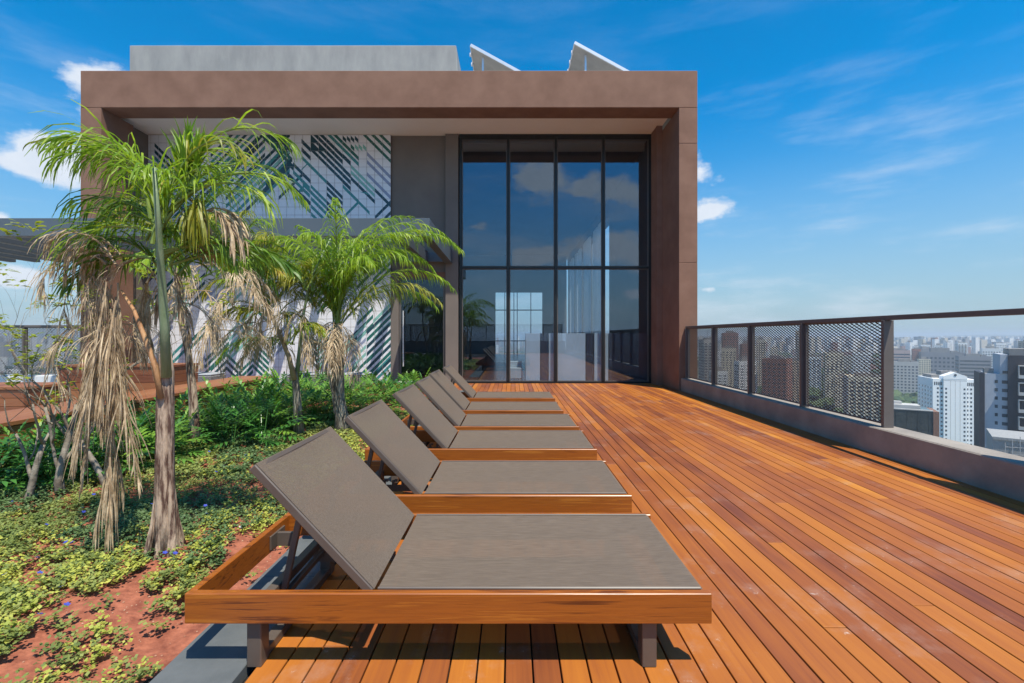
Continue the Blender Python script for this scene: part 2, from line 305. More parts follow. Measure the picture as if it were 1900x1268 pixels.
# ------------------------------------------------------------------ setting: ground, deck, soil
GZ = -85.0
def ground():
    m = mat('city_ground', (.05, .075, .035), .95); t = m.node_tree; L = t.links.new; b = t.nodes['Principled BSDF']
    g = t.nodes.new('ShaderNodeNewGeometry'); v = t.nodes.new('ShaderNodeTexVoronoi'); v.inputs['Scale'].default_value = .028; L(g.outputs['Position'], v.inputs['Vector'])
    sepc = t.nodes.new('ShaderNodeSeparateColor'); L(v.outputs['Color'], sepc.inputs[0])
    r = t.nodes.new('ShaderNodeValToRGB'); r.color_ramp.interpolation = 'CONSTANT'; E = r.color_ramp.elements
    E[0].color = (.035, .07, .025, 1); E[1].position = .42; E[1].color = (.16, .15, .14, 1)
    for p, c in ((.55, (.32, .12, .07)), (.68, (.05, .09, .035)), (.8, (.3, .29, .28)), (.92, (.09, .09, .1))): E.new(p).color = (*c, 1)
    L(sepc.outputs[0], r.inputs[0]); L(r.outputs[0], b.inputs['Base Color'])
    q = MB(); n = 24; S = 14000
    for i in range(n):
        for j in range(n):
            x0, x1 = -S + 2 * S * i / n, -S + 2 * S * (i + 1) / n; y0, y1 = -S + 2 * S * j / n, -S + 2 * S * (j + 1) / n
            q.quad((x0, y0, GZ), (x1, y0, GZ), (x1, y1, GZ), (x0, y1, GZ))
    q.build('ground', m, kind='structure')
ground()
def hills():
    rng = random.Random(2); m = mat('hill_green', (.05, .08, .05), .95, col2=(.07, .1, .06), nscale=.002)
    q = MB(); n = 180; rows = 5
    for i in range(n + 1):
        a = 2 * math.pi * i / n
        for j in range(rows):
            rr = 8200 + 550 * j; prof = (0, .6, 1, .6, 0)[j]
            h = 150 * prof * (.55 + .8 * mnoise.fractal(Vector((math.cos(a) * 3, math.sin(a) * 3, j * .35)), 1, 2, 4))
            q.v.append((math.cos(a) * rr, math.sin(a) * rr, GZ - 2 + max(h, 8 * prof)))
    for i in range(n):
        for j in range(rows - 1):
            a = i * rows + j; q.f.append((a, a + rows, a + rows + 1, a + 1)); q.m.append(0)
    q.build('hills', m, smooth=True, kind='structure')
hills()

DX0, DX1 = -1.0, 3.925; PITCH = .107
rng = random.Random(11)
# own tower under the terrace, and the dark underlay under the boards
tw = empty('terrace_tower', (0, 0, GZ), label='tall brown tower that carries the roof terrace', cat='tower')
q = MB(); q.box(-15.9, 4.2, -9.2, 34, 0, -GZ - .22); q.build('tower_body', M['brown'], tw)
bx('terrace_slab', 'black', None, -15.9, 4.18, -9.2, 12.2, -.21, -.05, kind='structure')
deck = bx('deck', 'black', None, DX0, DX1, -9.0, 12.22, -.0495, -.03, kind='structure')
bx('rear_deck_base', 'black', deck, -9.95, DX0 - .005, 10.62, 12.22, -.0495, -.03)
pm = []
for L_ in (1, 1.6, 2.2, 2.8, 3.4, 4.2):
    b_ = MB(); b_.box(-(PITCH - .007) / 2, (PITCH - .007) / 2, 0, L_ - .004, -.022, 0); pm.append((L_, b_.mesh('plank', M['deck'], bevel=.0018)))
nrow = int((DX1 - DX0) / PITCH)
farq = MB(); near_pl = MB()
for i in range(nrow):
    x = DX0 + (i + .5) * PITCH + .01
    y = 1.25 - rng.uniform(0, 1.4)
    near_pl.box(x - PITCH / 2 + .003, x + PITCH / 2 - .003, -9, y - .004, -.022, 0)
    while y < 12.2 - .02:
        L_, me = rng.choice(pm[1:]); rem = 12.2 - y
        if rem < L_ + .5: sy = rem / L_; y2 = 12.2
        else: sy = 1; y2 = y + L_
        link('plank', me, deck, loc=(x, y, rng.uniform(-.0008, .0008)), scale=(1, sy, 1)); y = y2
near_pl.build('plank_run', M['deck'], deck, kind='stuff')
x = DX0 - PITCH / 2 - .01
while x > -9.5:
    link('plank', pm[1][1], deck, loc=(x, 10.63, rng.uniform(-.001, .001)), scale=(1, 1.57 / 1.6, 1)); x -= PITCH
# stone slabs along the planting bed
slab = bx('stone_kerb', 'slab', None, -1.335, -1.03, -9, -8.4, -.049, .006, kind='structure')
y = -8.39
while y < 10.6:
    y2 = min(y + 1.2, 10.6); bx('stone_slab', 'slab', slab, -1.335, -1.03, y, y2 - .004, -.049, .006, bevel=.003); y = y2
# red soil bed
def soil_z(x, y):
    return -.035 + .03 * mnoise.fractal(Vector((x * 1.3, y * 1.3, 3)), 1, 2, 4) + .012 * mnoise.noise(Vector((x * 9, y * 9, 1))) + (.05 if x < -2 else .05 * max(0, (-1.4 - x)) / .6)
nx, ny = 150, 330
X, Yg = np.meshgrid(np.linspace(-4.83, -1.337, nx), np.linspace(-2, 10.6, ny))
Z = np.array([soil_z(a, b) for a, b in zip(X.ravel(), Yg.ravel())])
V = np.stack([X.ravel(), Yg.ravel(), Z], 1); idx = np.arange(nx * ny).reshape(ny, nx)
Fq = np.stack([idx[:-1, :-1], idx[:-1, 1:], idx[1:, 1:], idx[1:, :-1]], -1).reshape(-1, 4)
so_ = link('soil', npmesh('soil', V, Fq, [M['soil']]), kind='structure'); so_.data.shade_smooth()
bx('terrace_floor', 'concrete', None, -15.8, -5.62, -9, 12.2, -.049, -.004, kind='structure')

# ------------------------------------------------------------------ the building
YF, YG = 10.59, 12.28; ZB, ZT, ZS = 6.59, 7.45, 6.705
bd = empty('terrace_building', (-2.9, YF, 0), label='brown rendered roof pavilion with deep framed front, tiled wall and tall glazing', cat='building')
bd_off = Vector((-2.9, YF, 0))
def B(o):
    o.location = Vector(o.location) - bd_off; return o
B(bx('frame_beam', 'brown', bd, -10.05, 4.32, YF, 11.13, ZB, ZT, bevel=.01))
q = MB(); q.box(3.89, 4.32, YF + .002, 12.6, 5.76, ZB - .002); q.box(3.89, 4.32, YF + .002, 12.6, 2.98, 5.75); q.box(3.89, 4.32, YF + .002, 12.6, 0, 2.972)
q.box(3.895, 4.315, YF + .01, 12.6, 5.74, 5.77); q.box(3.895, 4.315, YF + .01, 12.6, 2.96, 2.99)
B(q.build('pillar', M['brown'], bd, bevel=.006))
q = MB(); q.box(-10.05, -9.57, YF + .002, 11.5, 5.76, ZB - .002); q.box(-10.05, -9.57, YF + .002, 11.5, -.1, 5.75); q.box(-10.045, -9.575, YF + .01, 11.49, 5.74, 5.77)
B(q.build('pillar', M['brown'], bd, bevel=.006))
B(bx('wall_return', 'brown', bd, 3.74, 3.888, 11.75, 12.5, 0, ZS - .003))
B(bx('soffit', 'soffit', bd, -10.04, 3.888, 11.132, YG + .2, ZS, ZS + .1))
B(bx('roof_slab', 'concrete', bd, -10.0, 4.3, 11.135, 34, 6.95, 7.1))
B(bx('side_parapet', 'brown', bd, 4.1, 4.318, 11.132, 34, 7.105, ZT - .004))
B(bx('wall_return', 'grey_wall', bd, -10.3, -9.83, 11.52, 12.6, -.1, 6.69))
B(bx('recessed_wall', 'grey_wall', bd, -3.268, -1.79, YG + .06, YG + .3, 3.0, 6.698))
B(bx('pilaster', 'grey_wall', bd, -1.788, -1.445, YG - .07, YG + .3, 0, 6.697, bevel=.004))
B(bx('tile_wall_core', 'grey_wall', bd, -9.828, -3.27, YG + .012, YG + .3, 0, 6.697))
# tiles ------------------------------------------------
TS = .216
TC = {'N': (.012, .055, .075), 'G': (.02, .13, .105), 'T': (.045, .235, .235), 'L': (.22, .46, .40), 'S': (.27, .30, .42)}
tmats = [mat('tile_white', (.78, .77, .80), .28, col2=(.82, .81, .84), nscale=2)]
tk = {}
for k_, c_ in TC.items(): tk[k_] = len(tmats); tmats.append(mat('tile_' + {'N': 'navy', 'G': 'green', 'T': 'teal', 'L': 'pale_green', 'S': 'slate'}[k_], c_, .28, col2=tuple(v * 1.15 for v in c_), nscale=3))
bands = []   # polygons in tile units, u right from right edge (negative), v down from the top
def cu(px): return (px - 1165) / 104.5
def cv(py): return (py - 55) / 104.5
def band(x0, x1, y0, t, s, c):
    x0, x1, y0, t = cu(x0), cu(x1), cv(y0), t / 104.5
    y1 = y0 + s * (x1 - x0); bands.append(([(x0, y0), (x1, y1), (x1, y1 + t), (x0, y0 + t)], c))
for a in ((805, 1165, 15, 48, 1, 'G'), (905, 1165, 5, 50, 1, 'G'), (1010, 1165, 10, 50, 1, 'G'), (855, 1165, 275, 50, 1, 'S'), (855, 1165, 380, 50, 1, 'S'), (855, 1165, 540, 50, 1, 'S'),
          (960, 1165, 750, 50, 1, 'N'), (960, 1165, 1110, 50, -1, 'N'), (1080, 1165, 1130, 50, -1, 'N'), (645, 960, 440, 48, 1, 'L'), (645, 960, 515, 48, 1, 'L'), (645, 960, 595, 50, 1, 'N'), (540, 745, 700, 50, 1, 'T'),
          (540, 640, 300, 60, 1, 'N'), (540, 645, 470, 55, 1, 'N'), (540, 645, 550, 55, 1, 'N'), (540, 645, 632, 55, 1, 'N'), (320, 750, -85, 50, 1, 'G'), (330, 750, 0, 52, 1, 'T'),
          (120, 540, -110, 55, 1, 'N'), (120, 540, -32, 55, 1, 'N'), (120, 540, 48, 52, 1, 'N'), (120, 540, 130, 52, 1, 'N'), (120, 540, 212, 50, 1, 'N'),
          (0, 330, 320, 50, 1, 'T'), (330, 540, 645, 50, 1, 'N'), (330, 540, 722, 50, 1, 'N'), (330, 540, 800, 50, 1, 'N'), (20, 330, 675, 50, 1, 'T'), (120, 330, 700, 45, 1, 'T'), (125, 330, 860, 50, 1, 'T'), (125, 330, 960, 50, 1, 'T'), (125, 330, 1060, 50, 1, 'T'),
          (330, 540, 910, 55, 1, 'N'), (330, 540, 990, 55, 1, 'N'), (330, 540, 1070, 50, 1, 'N'), (0, 120, 105, 58, 1, 'N'), (0, 120, 215, 58, 1, 'N'), (20, 120, 545, 52, 1, 'N'), (20, 120, 830, 52, 1, 'N'), (20, 120, 930, 52, 1, 'N'),
          (545, 745, 1110, 45, -1, 'T'), (745, 890, 910, 45, 1, 'T'), (-300, 20, 860, 50, -1, 'N'), (0, 75, 500, 20, -1, 'T')): band(*a)
for k_ in range(4):
    band(540 + 52 * k_, 585 + 52 * k_, 65, 50, 1, 'N'); band(645 + 52 * k_, 690 + 52 * k_, 175, 50, 1, 'L' if k_ else 'G')
for tri, c_ in ((((120, 65), (120, 165), (225, 165)), 'N'), (((120, 175), (120, 270), (215, 270)), 'N'), (((225, 175), (225, 270), (320, 270)), 'N'), (((-60, 800), (40, 700), (20, 800)), 'T'), (((760, 800), (900, 845), (855, 800)), 'T')):
    bands.append(([(cu(a), cv(b)) for a, b in tri], c_))
def tb(u0, u1, v0, t, s, c):  # band in tile units
    bands.append(([(u0, v0), (u1, v0 + s * (u1 - u0)), (u1, v0 + s * (u1 - u0) + t), (u0, v0 + t)], c))
# left of the crop: nested chevrons leaning the other way
for k_ in range(5): tb(-20.6, -12.6, 7.9 + 1.0 * k_ - .2, .5, -1, 'NTLTN'[k_]); tb(-16.5 + .0, -12.6, 5.0 + k_ * .78, .48, -1, 'NNGNT'[k_])
for k_ in range(4): tb(-16.4 + k_, -12.9, -.5 , .5, 1, 'GNNG'[k_]); tb(-12.9, -12.1, 3.0 + k_ * .78 - .5 * (k_ % 2), .48, 1, 'N')
for k_ in range(6): tb(-24.5, -19.6, 6.2 + .8 * k_, .46, -1, 'LTNNTG'[k_]); tb(-29.5, -24.5, 1.0 + .8 * k_, .46, 1, 'NNTGLT'[k_]); tb(-22.5, -16.6, 3.6 + k_ * .9 - 1.2, .45, -1, 'NTNTGN'[k_])
for k_ in range(5): tb(-30.3, -26.4, 12.5 + .8 * k_, .46, -1, 'NGNTL'[k_]); tb(-26.4, -21.5, 8.6 + .8 * k_, .46, 1, 'NGTNL'[k_])
for k_ in range(3): tb(-15.6 + k_, -12.3, -.4, .5, 1, 'GNN'[k_]); tb(-15.6 + k_, -12.3, 6.0 - 1.0 * k_ + .1, .5, -1, 'NNN'[k_])
for k_ in range(5): tb(-12.2, -10.1, 3.4 + .95 * k_, .5, 1, 'NTTNT'[k_])
for k_ in range(6): tb(-19.4, -15.7, 3.2 + .9 * k_, .48, -1, 'NNTNTL'[k_])
# middle and lower wall
rb = random.Random(8); u = -30.2
while u < -1.5:
    wdt = rb.choice((2, 3, 3, 4)); s = rb.choice((1, -1)); v = 11.5 + rb.uniform(0, 2)
    if u > -10: s = -1
    while v < 30.6:
        n_ = rb.choice((2, 3, 4, 5)); pit = rb.choice((.75, .8, 1.0)); c_ = rb.choice('NNGGTTLS')
        for k_ in range(n_):
            v0 = v + k_ * pit; tb(u, min(u + wdt, 0), v0 + (wdt if s < 0 else 0), .47, s, c_)
        v += n_ * pit + rb.choice((1.2, 1.8, 2.6)) + 1
    u += wdt
for k_ in range(8): tb(-3.0, 0, 24.5 + k_ * .9 , .5, -1, 'NGNNGNGN'[k_])
for k_ in range(5): tb(-6.1, -3.1, 26.5 + k_ * .9, .45, -1, 'LLSLL'[k_])
for k_ in range(4): tb(-9.2 + k_ * .8, -8.2 + k_ * .8 + .9, 24.6, .0, -1, 'N')
for k_ in range(3): tb(-22.5 + 0, -20.5, 29.2 + k_ * .85, .45, -1, 'GNN'[k_]); tb(-20.5, -18.5, 27.2 + k_ * .85, .45, 1, 'GNN'[k_])
def clip(poly, x0, x1, y0, y1):
    for ax, lim, sg in ((0, x0, 1), (0, x1, -1), (1, y0, 1), (1, y1, -1)):
        out = []
        for i in range(len(poly)):
            a, b = poly[i - 1], poly[i]; ia, ib = (a[ax] - lim) * sg >= 0, (b[ax] - lim) * sg >= 0
            if ia != ib:
                t_ = (lim - a[ax]) / (b[ax] - a[ax]); out.append((a[0] + t_ * (b[0] - a[0]), a[1] + t_ * (b[1] - a[1])))
            if ib: out.append(b)
        poly = out
        if len(poly) < 3: return []
    return poly
GAP = .004 / TS
tw_ = B(bx('tile_wall', 'grey_wall', bd, -9.828, -3.27, YG + .002, YG + .01, 0, 6.697))
ncol, nr = 31, 31; singles = 0
restq = MB(); occupied = []
def tile_mb(c, r, q, wx, wy, wz):
    u0, u1 = -(c + 1) + GAP, -c - GAP; v0, v1 = r + GAP, r + 1 - GAP
    u0 = max(u0, -30.3)
    if u1 <= u0: return
    x0, x1 = -3.272 + u0 * TS - wx, -3.272 + u1 * TS - wx; z1, z0 = 6.695 - v0 * TS - wz, 6.695 - v1 * TS - wz; yy = YG - .006 - wy
    q.box(x0, x1, yy, yy + .007, max(z0, .002 - wz), z1, 0)
    lev = 0
    for poly, c_ in bands:
        p = clip(poly, u0, u1, v0, v1)
        if p:
            lev += 1
            q.quad(*[(-3.272 + a * TS - wx, yy - .0004 - .00012 * lev, 6.695 - b * TS - wz) for a, b in p], mi=tk[c_])
cells = [(c, r) for r in range(nr) for c in range(ncol)]
def vis(c, r):   # cells the photo shows best
    return (c < 15 and r < 11) or (c < 6 and 22 <= r) or (10 <= c < 27 and r >= 25)
for c, r in cells:
    if vis(c, r) and singles < 300:
        singles += 1; wx, wz = -3.272 - (c + .5) * TS, 6.695 - (r + .5) * TS
        q = MB(); tile_mb(c, r, q, wx, YG, wz); o = q.build('tile', tmats, tw_)
        o.location = Vector((wx, YG, wz))
    else: tile_mb(c, r, restq, 0, 0, 0)
o = restq.build('tile_field', tmats, tw_, kind='stuff')
# roof-top volume and collectors
q = MB()
x0, x1, y0, y1, z0, z1 = -11.78, -1.72, 14.0, 20, 7.1, 10.22
q.v += [(x0, y0, z0), (x1 + .15, y0, z0), (x1 + .15, y1, z0), (x0, y1, z0), (x0, y0, z1), (x1, y0, z1), (x1, y1, z1), (x0, y1, z1)]
q.f += [(0, 3, 2, 1), (4, 5, 6, 7), (0, 1, 5, 4), (1, 2, 6, 5), (2, 3, 7, 6), (3, 0, 4, 7)]; q.m += [0] * 6
B(q.build('roof_block', M['concrete'], bd, bevel=.02))
def solar(ax, az_, Y0, dep, lab):
    t = empty('solar_collector', (ax + .8, Y0, 7.1), label=lab, cat='solar panel', group='solar collectors on the pavilion roof')
    Ln = 2.0; a = R(-28.7); dx, dz = math.cos(a), math.sin(a); ox, oz = -.8, az_ - 7.1
    n = Vector((-dz, 0, dx))
    def pt(u, y, h): return Vector((ox + dx * u, y, oz + dz * u)) + n * h
    def slabq(u0, u1, y0, y1, h0, h1, name, m, bev=0):
        q = MB(); q.v += [tuple(pt(u, y, h)) for h in (h0, h1) for y in (y0, y1) for u in (u0, u1)]
        for f in ((0, 2, 3, 1), (4, 5, 7, 6), (0, 1, 5, 4), (2, 6, 7, 3), (0, 4, 6, 2), (1, 3, 7, 5)): q.f.append(f); q.m.append(0)
        q.build(name, M[m], t)
    slabq(.04, Ln - .04, .04, dep - .04, -.02, .03, 'panel_glass', 'solar'); slabq(.03, Ln - .03, .03, dep - .03, -.035, -.0205, 'panel_back', 'panelback')
    slabq(0, Ln, 0, .038, -.04, .04, 'panel_frame', 'alu'); slabq(0, Ln, dep - .038, dep, -.04, .04, 'panel_frame', 'alu')
    slabq(0, .028, .04, dep - .04, -.04, .04, 'panel_frame', 'alu'); slabq(Ln - .028, Ln, .04, dep - .04, -.04, .04, 'panel_frame', 'alu')
    for yy in (.18, dep * .5, dep - .2):
        q = MB(); q.bar((ox + .33, yy, 0), (ox + .33, yy, oz - .24), .05, .05); q.build('support_post', M['alu'], t)
        q = MB(); q.bar((ox + 1.5, yy, 0), (ox + 1.5, yy, oz - .87), .05, .05); q.build('support_post', M['alu'], t)
    for yy in (.3, .75, 1.2): q = MB(); q.box(ox - .05, ox, yy, yy + .05, oz - .12, oz - .03); q.build('pipe_stub', M['white'], t)
solar(-1.14, 9.27, 12.5, 2.0, 'left solar collector tilted beside the pale roof block')
solar(1.72, 9.34, 12.5, 2.0, 'right solar collector tilted above the tall glazing')
# glazing ----------------------------------------------
gz = B(bx('window_sill', 'mullion', bd, -1.41, 3.74, YG - .05, YG + .12, .0, .045))
MX = [-1.41, -.1, 1.18, 2.46, 3.74]; TR = 3.11
for i, xm in enumerate(MX):
    wd = .035 if 0 < i < 4 else .05; xx0, xx1 = (xm - wd, xm + wd) if 0 < i < 4 else ((xm, xm + wd * 1.3) if i == 0 else (xm - wd * 1.3, xm))
    B(bx('mullion', 'mullion', bd, xx0, xx1, YG - .06, YG + .1, .046, 6.62, bevel=.004))
for i in range(4):
    xa, xb = MX[i] + (.036 if i else .066), MX[i + 1] - (.036 if i < 3 else .066)
    B(bx('transom', 'mullion', bd, xa, xb, YG - .055, YG + .08, TR - .03, TR + .03, bevel=.003))
    B(bx('window_head', 'mullion', bd, xa, xb, YG - .055, YG + .08, 6.56, 6.62))
    for z0, z1 in ((.046, TR - .031), (TR + .031, 6.559)):
        B(bx('glass_pane', 'glass', bd, xa, xb, YG, YG + .008, z0, z1))
        q = MB(); e_ = .02
        for bb in ((xa, xa + e_, z0, z1), (xb - e_, xb, z0, z1), (xa + e_, xb - e_, z0, z0 + e_), (xa + e_, xb - e_, z1 - e_, z1)): q.box(bb[0], bb[1], YG - .02, YG - .001, bb[2], bb[3])
        B(q.build('glazing_bead', M['metal'], bd))
B(bx('lintel', 'mullion', bd, -1.41, 3.74, YG - .04, YG + .15, 6.621, 6.70))
# glass door
bq = lambda n, m, *a, **k: B(bx(n, m, bd, *a, **k))
bq('door_jamb', 'grey_wall', -3.266, -3.06, YG - .02, YG + .2, 0, 2.999, bevel=.004)
bq('door_head', 'brown', -3.058, -1.79, YG + .01, YG + .2, 2.86, 2.999)
dr = bq('door', 'metal', -3.055, -3.0, YG + .03, YG + .09, .02, 2.859)
q = MB(); q.box(-1.86, -1.792, YG + .03, YG + .09, .02, 2.859); q.box(-3.0, -1.86, YG + .03, YG + .09, 2.79, 2.859); q.box(-3.0, -1.86, YG + .03, YG + .09, .02, .09); B(q.build('door_frame', M['metal'], bd))
bx('door_glass', 'glass_door', dr, -2.999, -1.861, YG + .05, YG + .058, .091, 2.789)
q = MB(); q.tube([(-2.93, YG - .03, .45), (-2.93, YG - .03, 1.95)], .018, 10); q.bar((-2.93, YG - .03, .6), (-2.93, YG + .045, .6), .02, .02); q.bar((-2.93, YG - .03, 1.8), (-2.93, YG + .045, 1.8), .02, .02)
q.build('door_handle', M['alu'], dr)
bq('door_sill', 'concrete', -3.058, -1.79, YG - .25, YG + .02, .0, .05)
# interior
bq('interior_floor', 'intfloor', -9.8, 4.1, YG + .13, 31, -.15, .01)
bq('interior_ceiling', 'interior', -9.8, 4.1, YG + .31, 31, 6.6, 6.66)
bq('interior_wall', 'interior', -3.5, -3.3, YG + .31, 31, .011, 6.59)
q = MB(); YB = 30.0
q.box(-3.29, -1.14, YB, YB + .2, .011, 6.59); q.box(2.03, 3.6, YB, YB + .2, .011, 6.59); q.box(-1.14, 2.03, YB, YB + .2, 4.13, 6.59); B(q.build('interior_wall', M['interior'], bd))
q = MB()
for xx in (-1.14, -.5, .1, .32, 1.22, 2.0): q.box(xx, xx + .05, YB + .05, YB + .12, .011, 4.13)
q.box(-1.14, 2.03, YB + .051, YB + .119, 2.93, 3.0); q.box(-1.14, 2.03, YB + .051, YB + .119, .9, .96); B(q.build('rear_window_frame', M['mullion'], bd))
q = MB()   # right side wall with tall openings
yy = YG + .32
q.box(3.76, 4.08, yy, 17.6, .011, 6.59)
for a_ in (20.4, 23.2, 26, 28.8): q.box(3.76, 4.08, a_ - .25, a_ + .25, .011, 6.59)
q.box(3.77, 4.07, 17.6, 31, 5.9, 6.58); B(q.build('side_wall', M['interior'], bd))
for a_ in (18.0, 19.1, 20.9, 21.9, 23.7, 25.0, 26.6, 28.0):
    q = MB(); n = 14
    for k_ in range(n):
        p0, p1 = k_ / n, (k_ + 1) / n; w0, w1 = .05 * math.sin(k_ * 2.1), .05 * math.sin((k_ + 1) * 2.1)
        q.quad((3.6 + w0, a_ + .85 * p0, .05), (3.6 + w1, a_ + .85 * p1, .05), (3.6 + w1, a_ + .85 * p1, 5.85), (3.6 + w0, a_ + .85 * p0, 5.85))
    B(q.build('curtain', M['curtain'], bd))
ct = empty('counter', (1.9, 12.56, .011), label='low counter of pale and dark upright slabs just inside the glazing', cat='counter')
for x0, x1, m in ((.37, .76, 'counter'), (.78, .98, 'counter_dark'), (1.0, 2.0, 'counter'), (2.02, 2.22, 'counter_dark'), (2.24, 2.62, 'counter'), (2.64, 3.7, 'counter_dark')):
    q = MB(); q.box(x0 - 1.9, x1 - 1.9, -.18, .1, 0, 1.33); q.build('counter_panel', M[m], ct, bevel=.004)
q = MB(); q.box(-.19, .19, -.19, .19, .08, .38); q.box(-.17, .17, .12, .19, .38, .55)
for a_ in (-1, 1):
    for b_ in (-1, 1): q.box(a_ * .16 - .015, a_ * .16 + .015, b_ * .16 - .015, b_ * .16 + .015, 0, .081)
q.build('lounge_seat', M['white'], None, bevel=.015, loc=(.1, 12.75, .011), label='small white seat behind the glazing beside the counter', cat='chair')

# ------------------------------------------------------------------ pergola canopy
CZ0, CZ1, CY = 3.215, 3.56, 8.83
cp = empty('pergola', (-6, CY, CZ0), label='grey steel pergola of deep parallel beams over the doorway', cat='pergola')
off = Vector((-6, CY, CZ0))
def cbeam(name, *b):
    o = bx(name, 'canopy', cp, *b, bevel=.004); o.location = -off
cbeam('front_beam', -16.5, -1.6, CY, CY + .2, CZ0, CZ1)
cbeam('side_beam', -1.8, -1.602, CY + .202, YG - .075, CZ0 + .001, CZ1)
xk = -2.43
while xk > -16.4:
    yend = YG - .01 if -9.5 < xk else (YF - .01 if xk > -10.4 else 12.2)
    cbeam('cross_beam', xk, xk + .18, CY + .202, yend, CZ0 + .03, CZ1 - .03); xk -= .65
cbeam('rear_beam', -3.0, -1.81, YG - .09, YG - .012, CZ0 + .045, CZ1 - .05)
for xa in (-16.3,):
    for ya in (CY + .1, 12): 
        o = bx('post', 'canopy', cp, xa - .08, xa + .08, ya - .08, ya + .08, 0, CZ0 + .02); o.location = -off

# ------------------------------------------------------------------ parapets and railings
PX0, PX1, PH = 3.93, 4.2, .285
def wallbox(name, m, b, lab, cat='wall', bev=.012):
    o = bx(name, m, None, *b, bevel=bev, label=lab, cat=cat); return o
wallbox('parapet_wall', 'parapet', (PX0, PX1, -9.2, YF - .003, -.05, PH), 'low brown concrete parapet along the right side of the deck')
wallbox('parapet_wall', 'whitewall', (-16, -10.08, 10.9, 11.15, -.05, .32), 'low white parapet left of the pavilion under the mesh fence')
wallbox('parapet_wall', 'parapet', (-16, PX0 - .003, -9.2, -8.95, -.05, .9), 'parapet closing the terrace behind the viewer')
PW, PHT = 1.34, 1.13
def expanded(W, H, pw=.075, ph=.0185):
    q = MB(); ncx = int(W / pw); nrw = int(H / ph); t = .0054; V = []; Fa = []
    for r_ in range(nrw + 1):
        z = r_ * H / nrw; pts = []
        for k_ in range(ncx * 2 + 1):
            pts.append((k_ * W / (2 * ncx), z + (ph * .5 if (k_ + r_) % 2 else -ph * .5) * .93))
        n = len(V)
        for (xx, zz) in pts: V += [(xx, -.004, zz - t), (xx, .005, zz - t * .1), (xx, .004, zz + t), (xx, -.005, zz + t * .1)]
        for k_ in range(len(pts) - 1):
            a = n + k_ * 4
            for j in range(4): Fa.append((a + j, a + (j + 1) % 4, a + 4 + (j + 1) % 4, a + 4 + j))
    return npmesh('expanded_mesh', V, Fa, [M['mesh']])
mesh_me = expanded(PW - .06, PHT - .04)
def bay_meshes():
    q = MB(); q.box(-.055, .055, -.02, .02, 0, 1.16); post = q.mesh('post', M['metal'], bevel=.003)
    q = MB()
    for b in ((0, .022, 0, PHT), (PW - .022, PW, 0, PHT), (.022, PW - .022, 0, .018), (.022, PW - .022, PHT - .018, PHT)): q.box(b[0], b[1], -.012, .012, b[2], b[3])
    return post, q.mesh('panel_frame', M['metal'])
post_me, pf_me = bay_meshes()
def railing(name, org, rz, n, lab, skip=(), zb=PH, L_=1.4):
    t = empty(name, org, rz, label=lab, cat='railing')
    for k in range(n + 1):
        link('post', post_me, t, loc=(k * L_, 0, 0), rot=(0, 0, R(90)))
    for k in range(n):
        if k in skip: continue
        link('panel_frame', pf_me, t, loc=(k * L_ + .03, 0, .03))
        link('mesh_panel', mesh_me, t, loc=(k * L_ + .06, 0, .05), kind='stuff')
    q = MB(); q.box(-.05, n * L_ + .05, -.035, .035, 1.161, 1.212); q.build('top_rail', M['metal'], t, bevel=.004)
    return t
railing('railing', (4.06, 10.52, PH), R(-90), 14, 'bronze mesh railing with one open bay on the right parapet', skip=(4,))
railing('railing', (-16, 11.02, .32), 0, 4, 'mesh railing on the white parapet left of the pavilion')
railing('railing', (-15.9, -9.08, .9), 0, 14, 'mesh railing behind the viewer')

# ------------------------------------------------------------------ bench walls, boxes, ottomans
def woodbox(name, x0, x1, y0, y1, z1, nb, lab, cat, top_over=.02):
    t = empty(name, ((x0 + x1) / 2, (y0 + y1) / 2, -.05), label=lab, cat=cat); o_ = Vector(t.location)
    hh = (z1 - .045 + .05) / nb
    for k in range(nb):
        for nm, b in (('side_plank', (x1 - .022, x1, y0, y1)), ('side_plank', (x0, x0 + .022, y0, y1)), ('end_plank', (x0 + .023, x1 - .023, y0, y0 + .022)), ('end_plank', (x0 + .023, x1 - .023, y1 - .022, y1))):
            o = bx(nm, 'bench', t, *b, -.05 + k * hh + .003, -.05 + (k + 1) * hh - .003, bevel=.002); o.location = -o_
    nt = max(2, round((x1 - x0) / .14)); tw2 = (x1 - x0 + 2 * top_over) / nt
    for k in range(nt):
        o = bx('top_plank', 'bench', t, x0 - top_over + k * tw2 + .002, x0 - top_over + (k + 1) * tw2 - .002, y0 - top_over, y1 + top_over, z1 - .04, z1, bevel=.002); o.location = -o_
    return t
woodbox('wooden_bench', -5.58, -4.85, 2.2, 9.34, .45, 4, 'long low wooden bench wall along the far side of the planting bed', 'bench')
woodbox('wooden_planter', -8.6, -6.42, 8.6, 9.3, .72, 5, 'taller wooden box seat behind the long bench', 'bench')
woodbox('wooden_planter', -9.4, -7.4, 6.9, 7.6, .5, 4, 'lower wooden box seat near the white parapet', 'bench')
def ottoman(x, y, wd, lab):
    t = empty('wicker_ottoman', (x, y, 0), label=lab, cat='ottoman', group='wicker seats against the tiled wall')
    q = MB(); q.box(-wd / 2, wd / 2, -.3, .3, .05, .31); q.build('wicker_base', M['rope'], t, bevel=.02)
    q = MB(); q.box(-wd / 2 + .01, wd / 2 - .01, -.29, .29, .312, .36); q.build('cushion', M['cushion'], t, bevel=.02)
    for a in (-1, 1):
        for b in (-1, 1):
            q = MB(); q.box(a * (wd / 2 - .05) - .02, a * (wd / 2 - .05) + .02, b * .25 - .02, b * .25 + .02, 0, .051); q.build('leg', M['metal'], t)
ottoman(-7.7, 11.2, .95, 'wicker seat behind the wooden bench, leftmost of three')
ottoman(-5.02, 11.25, .85, 'wicker seat between the thin palms, middle of three')
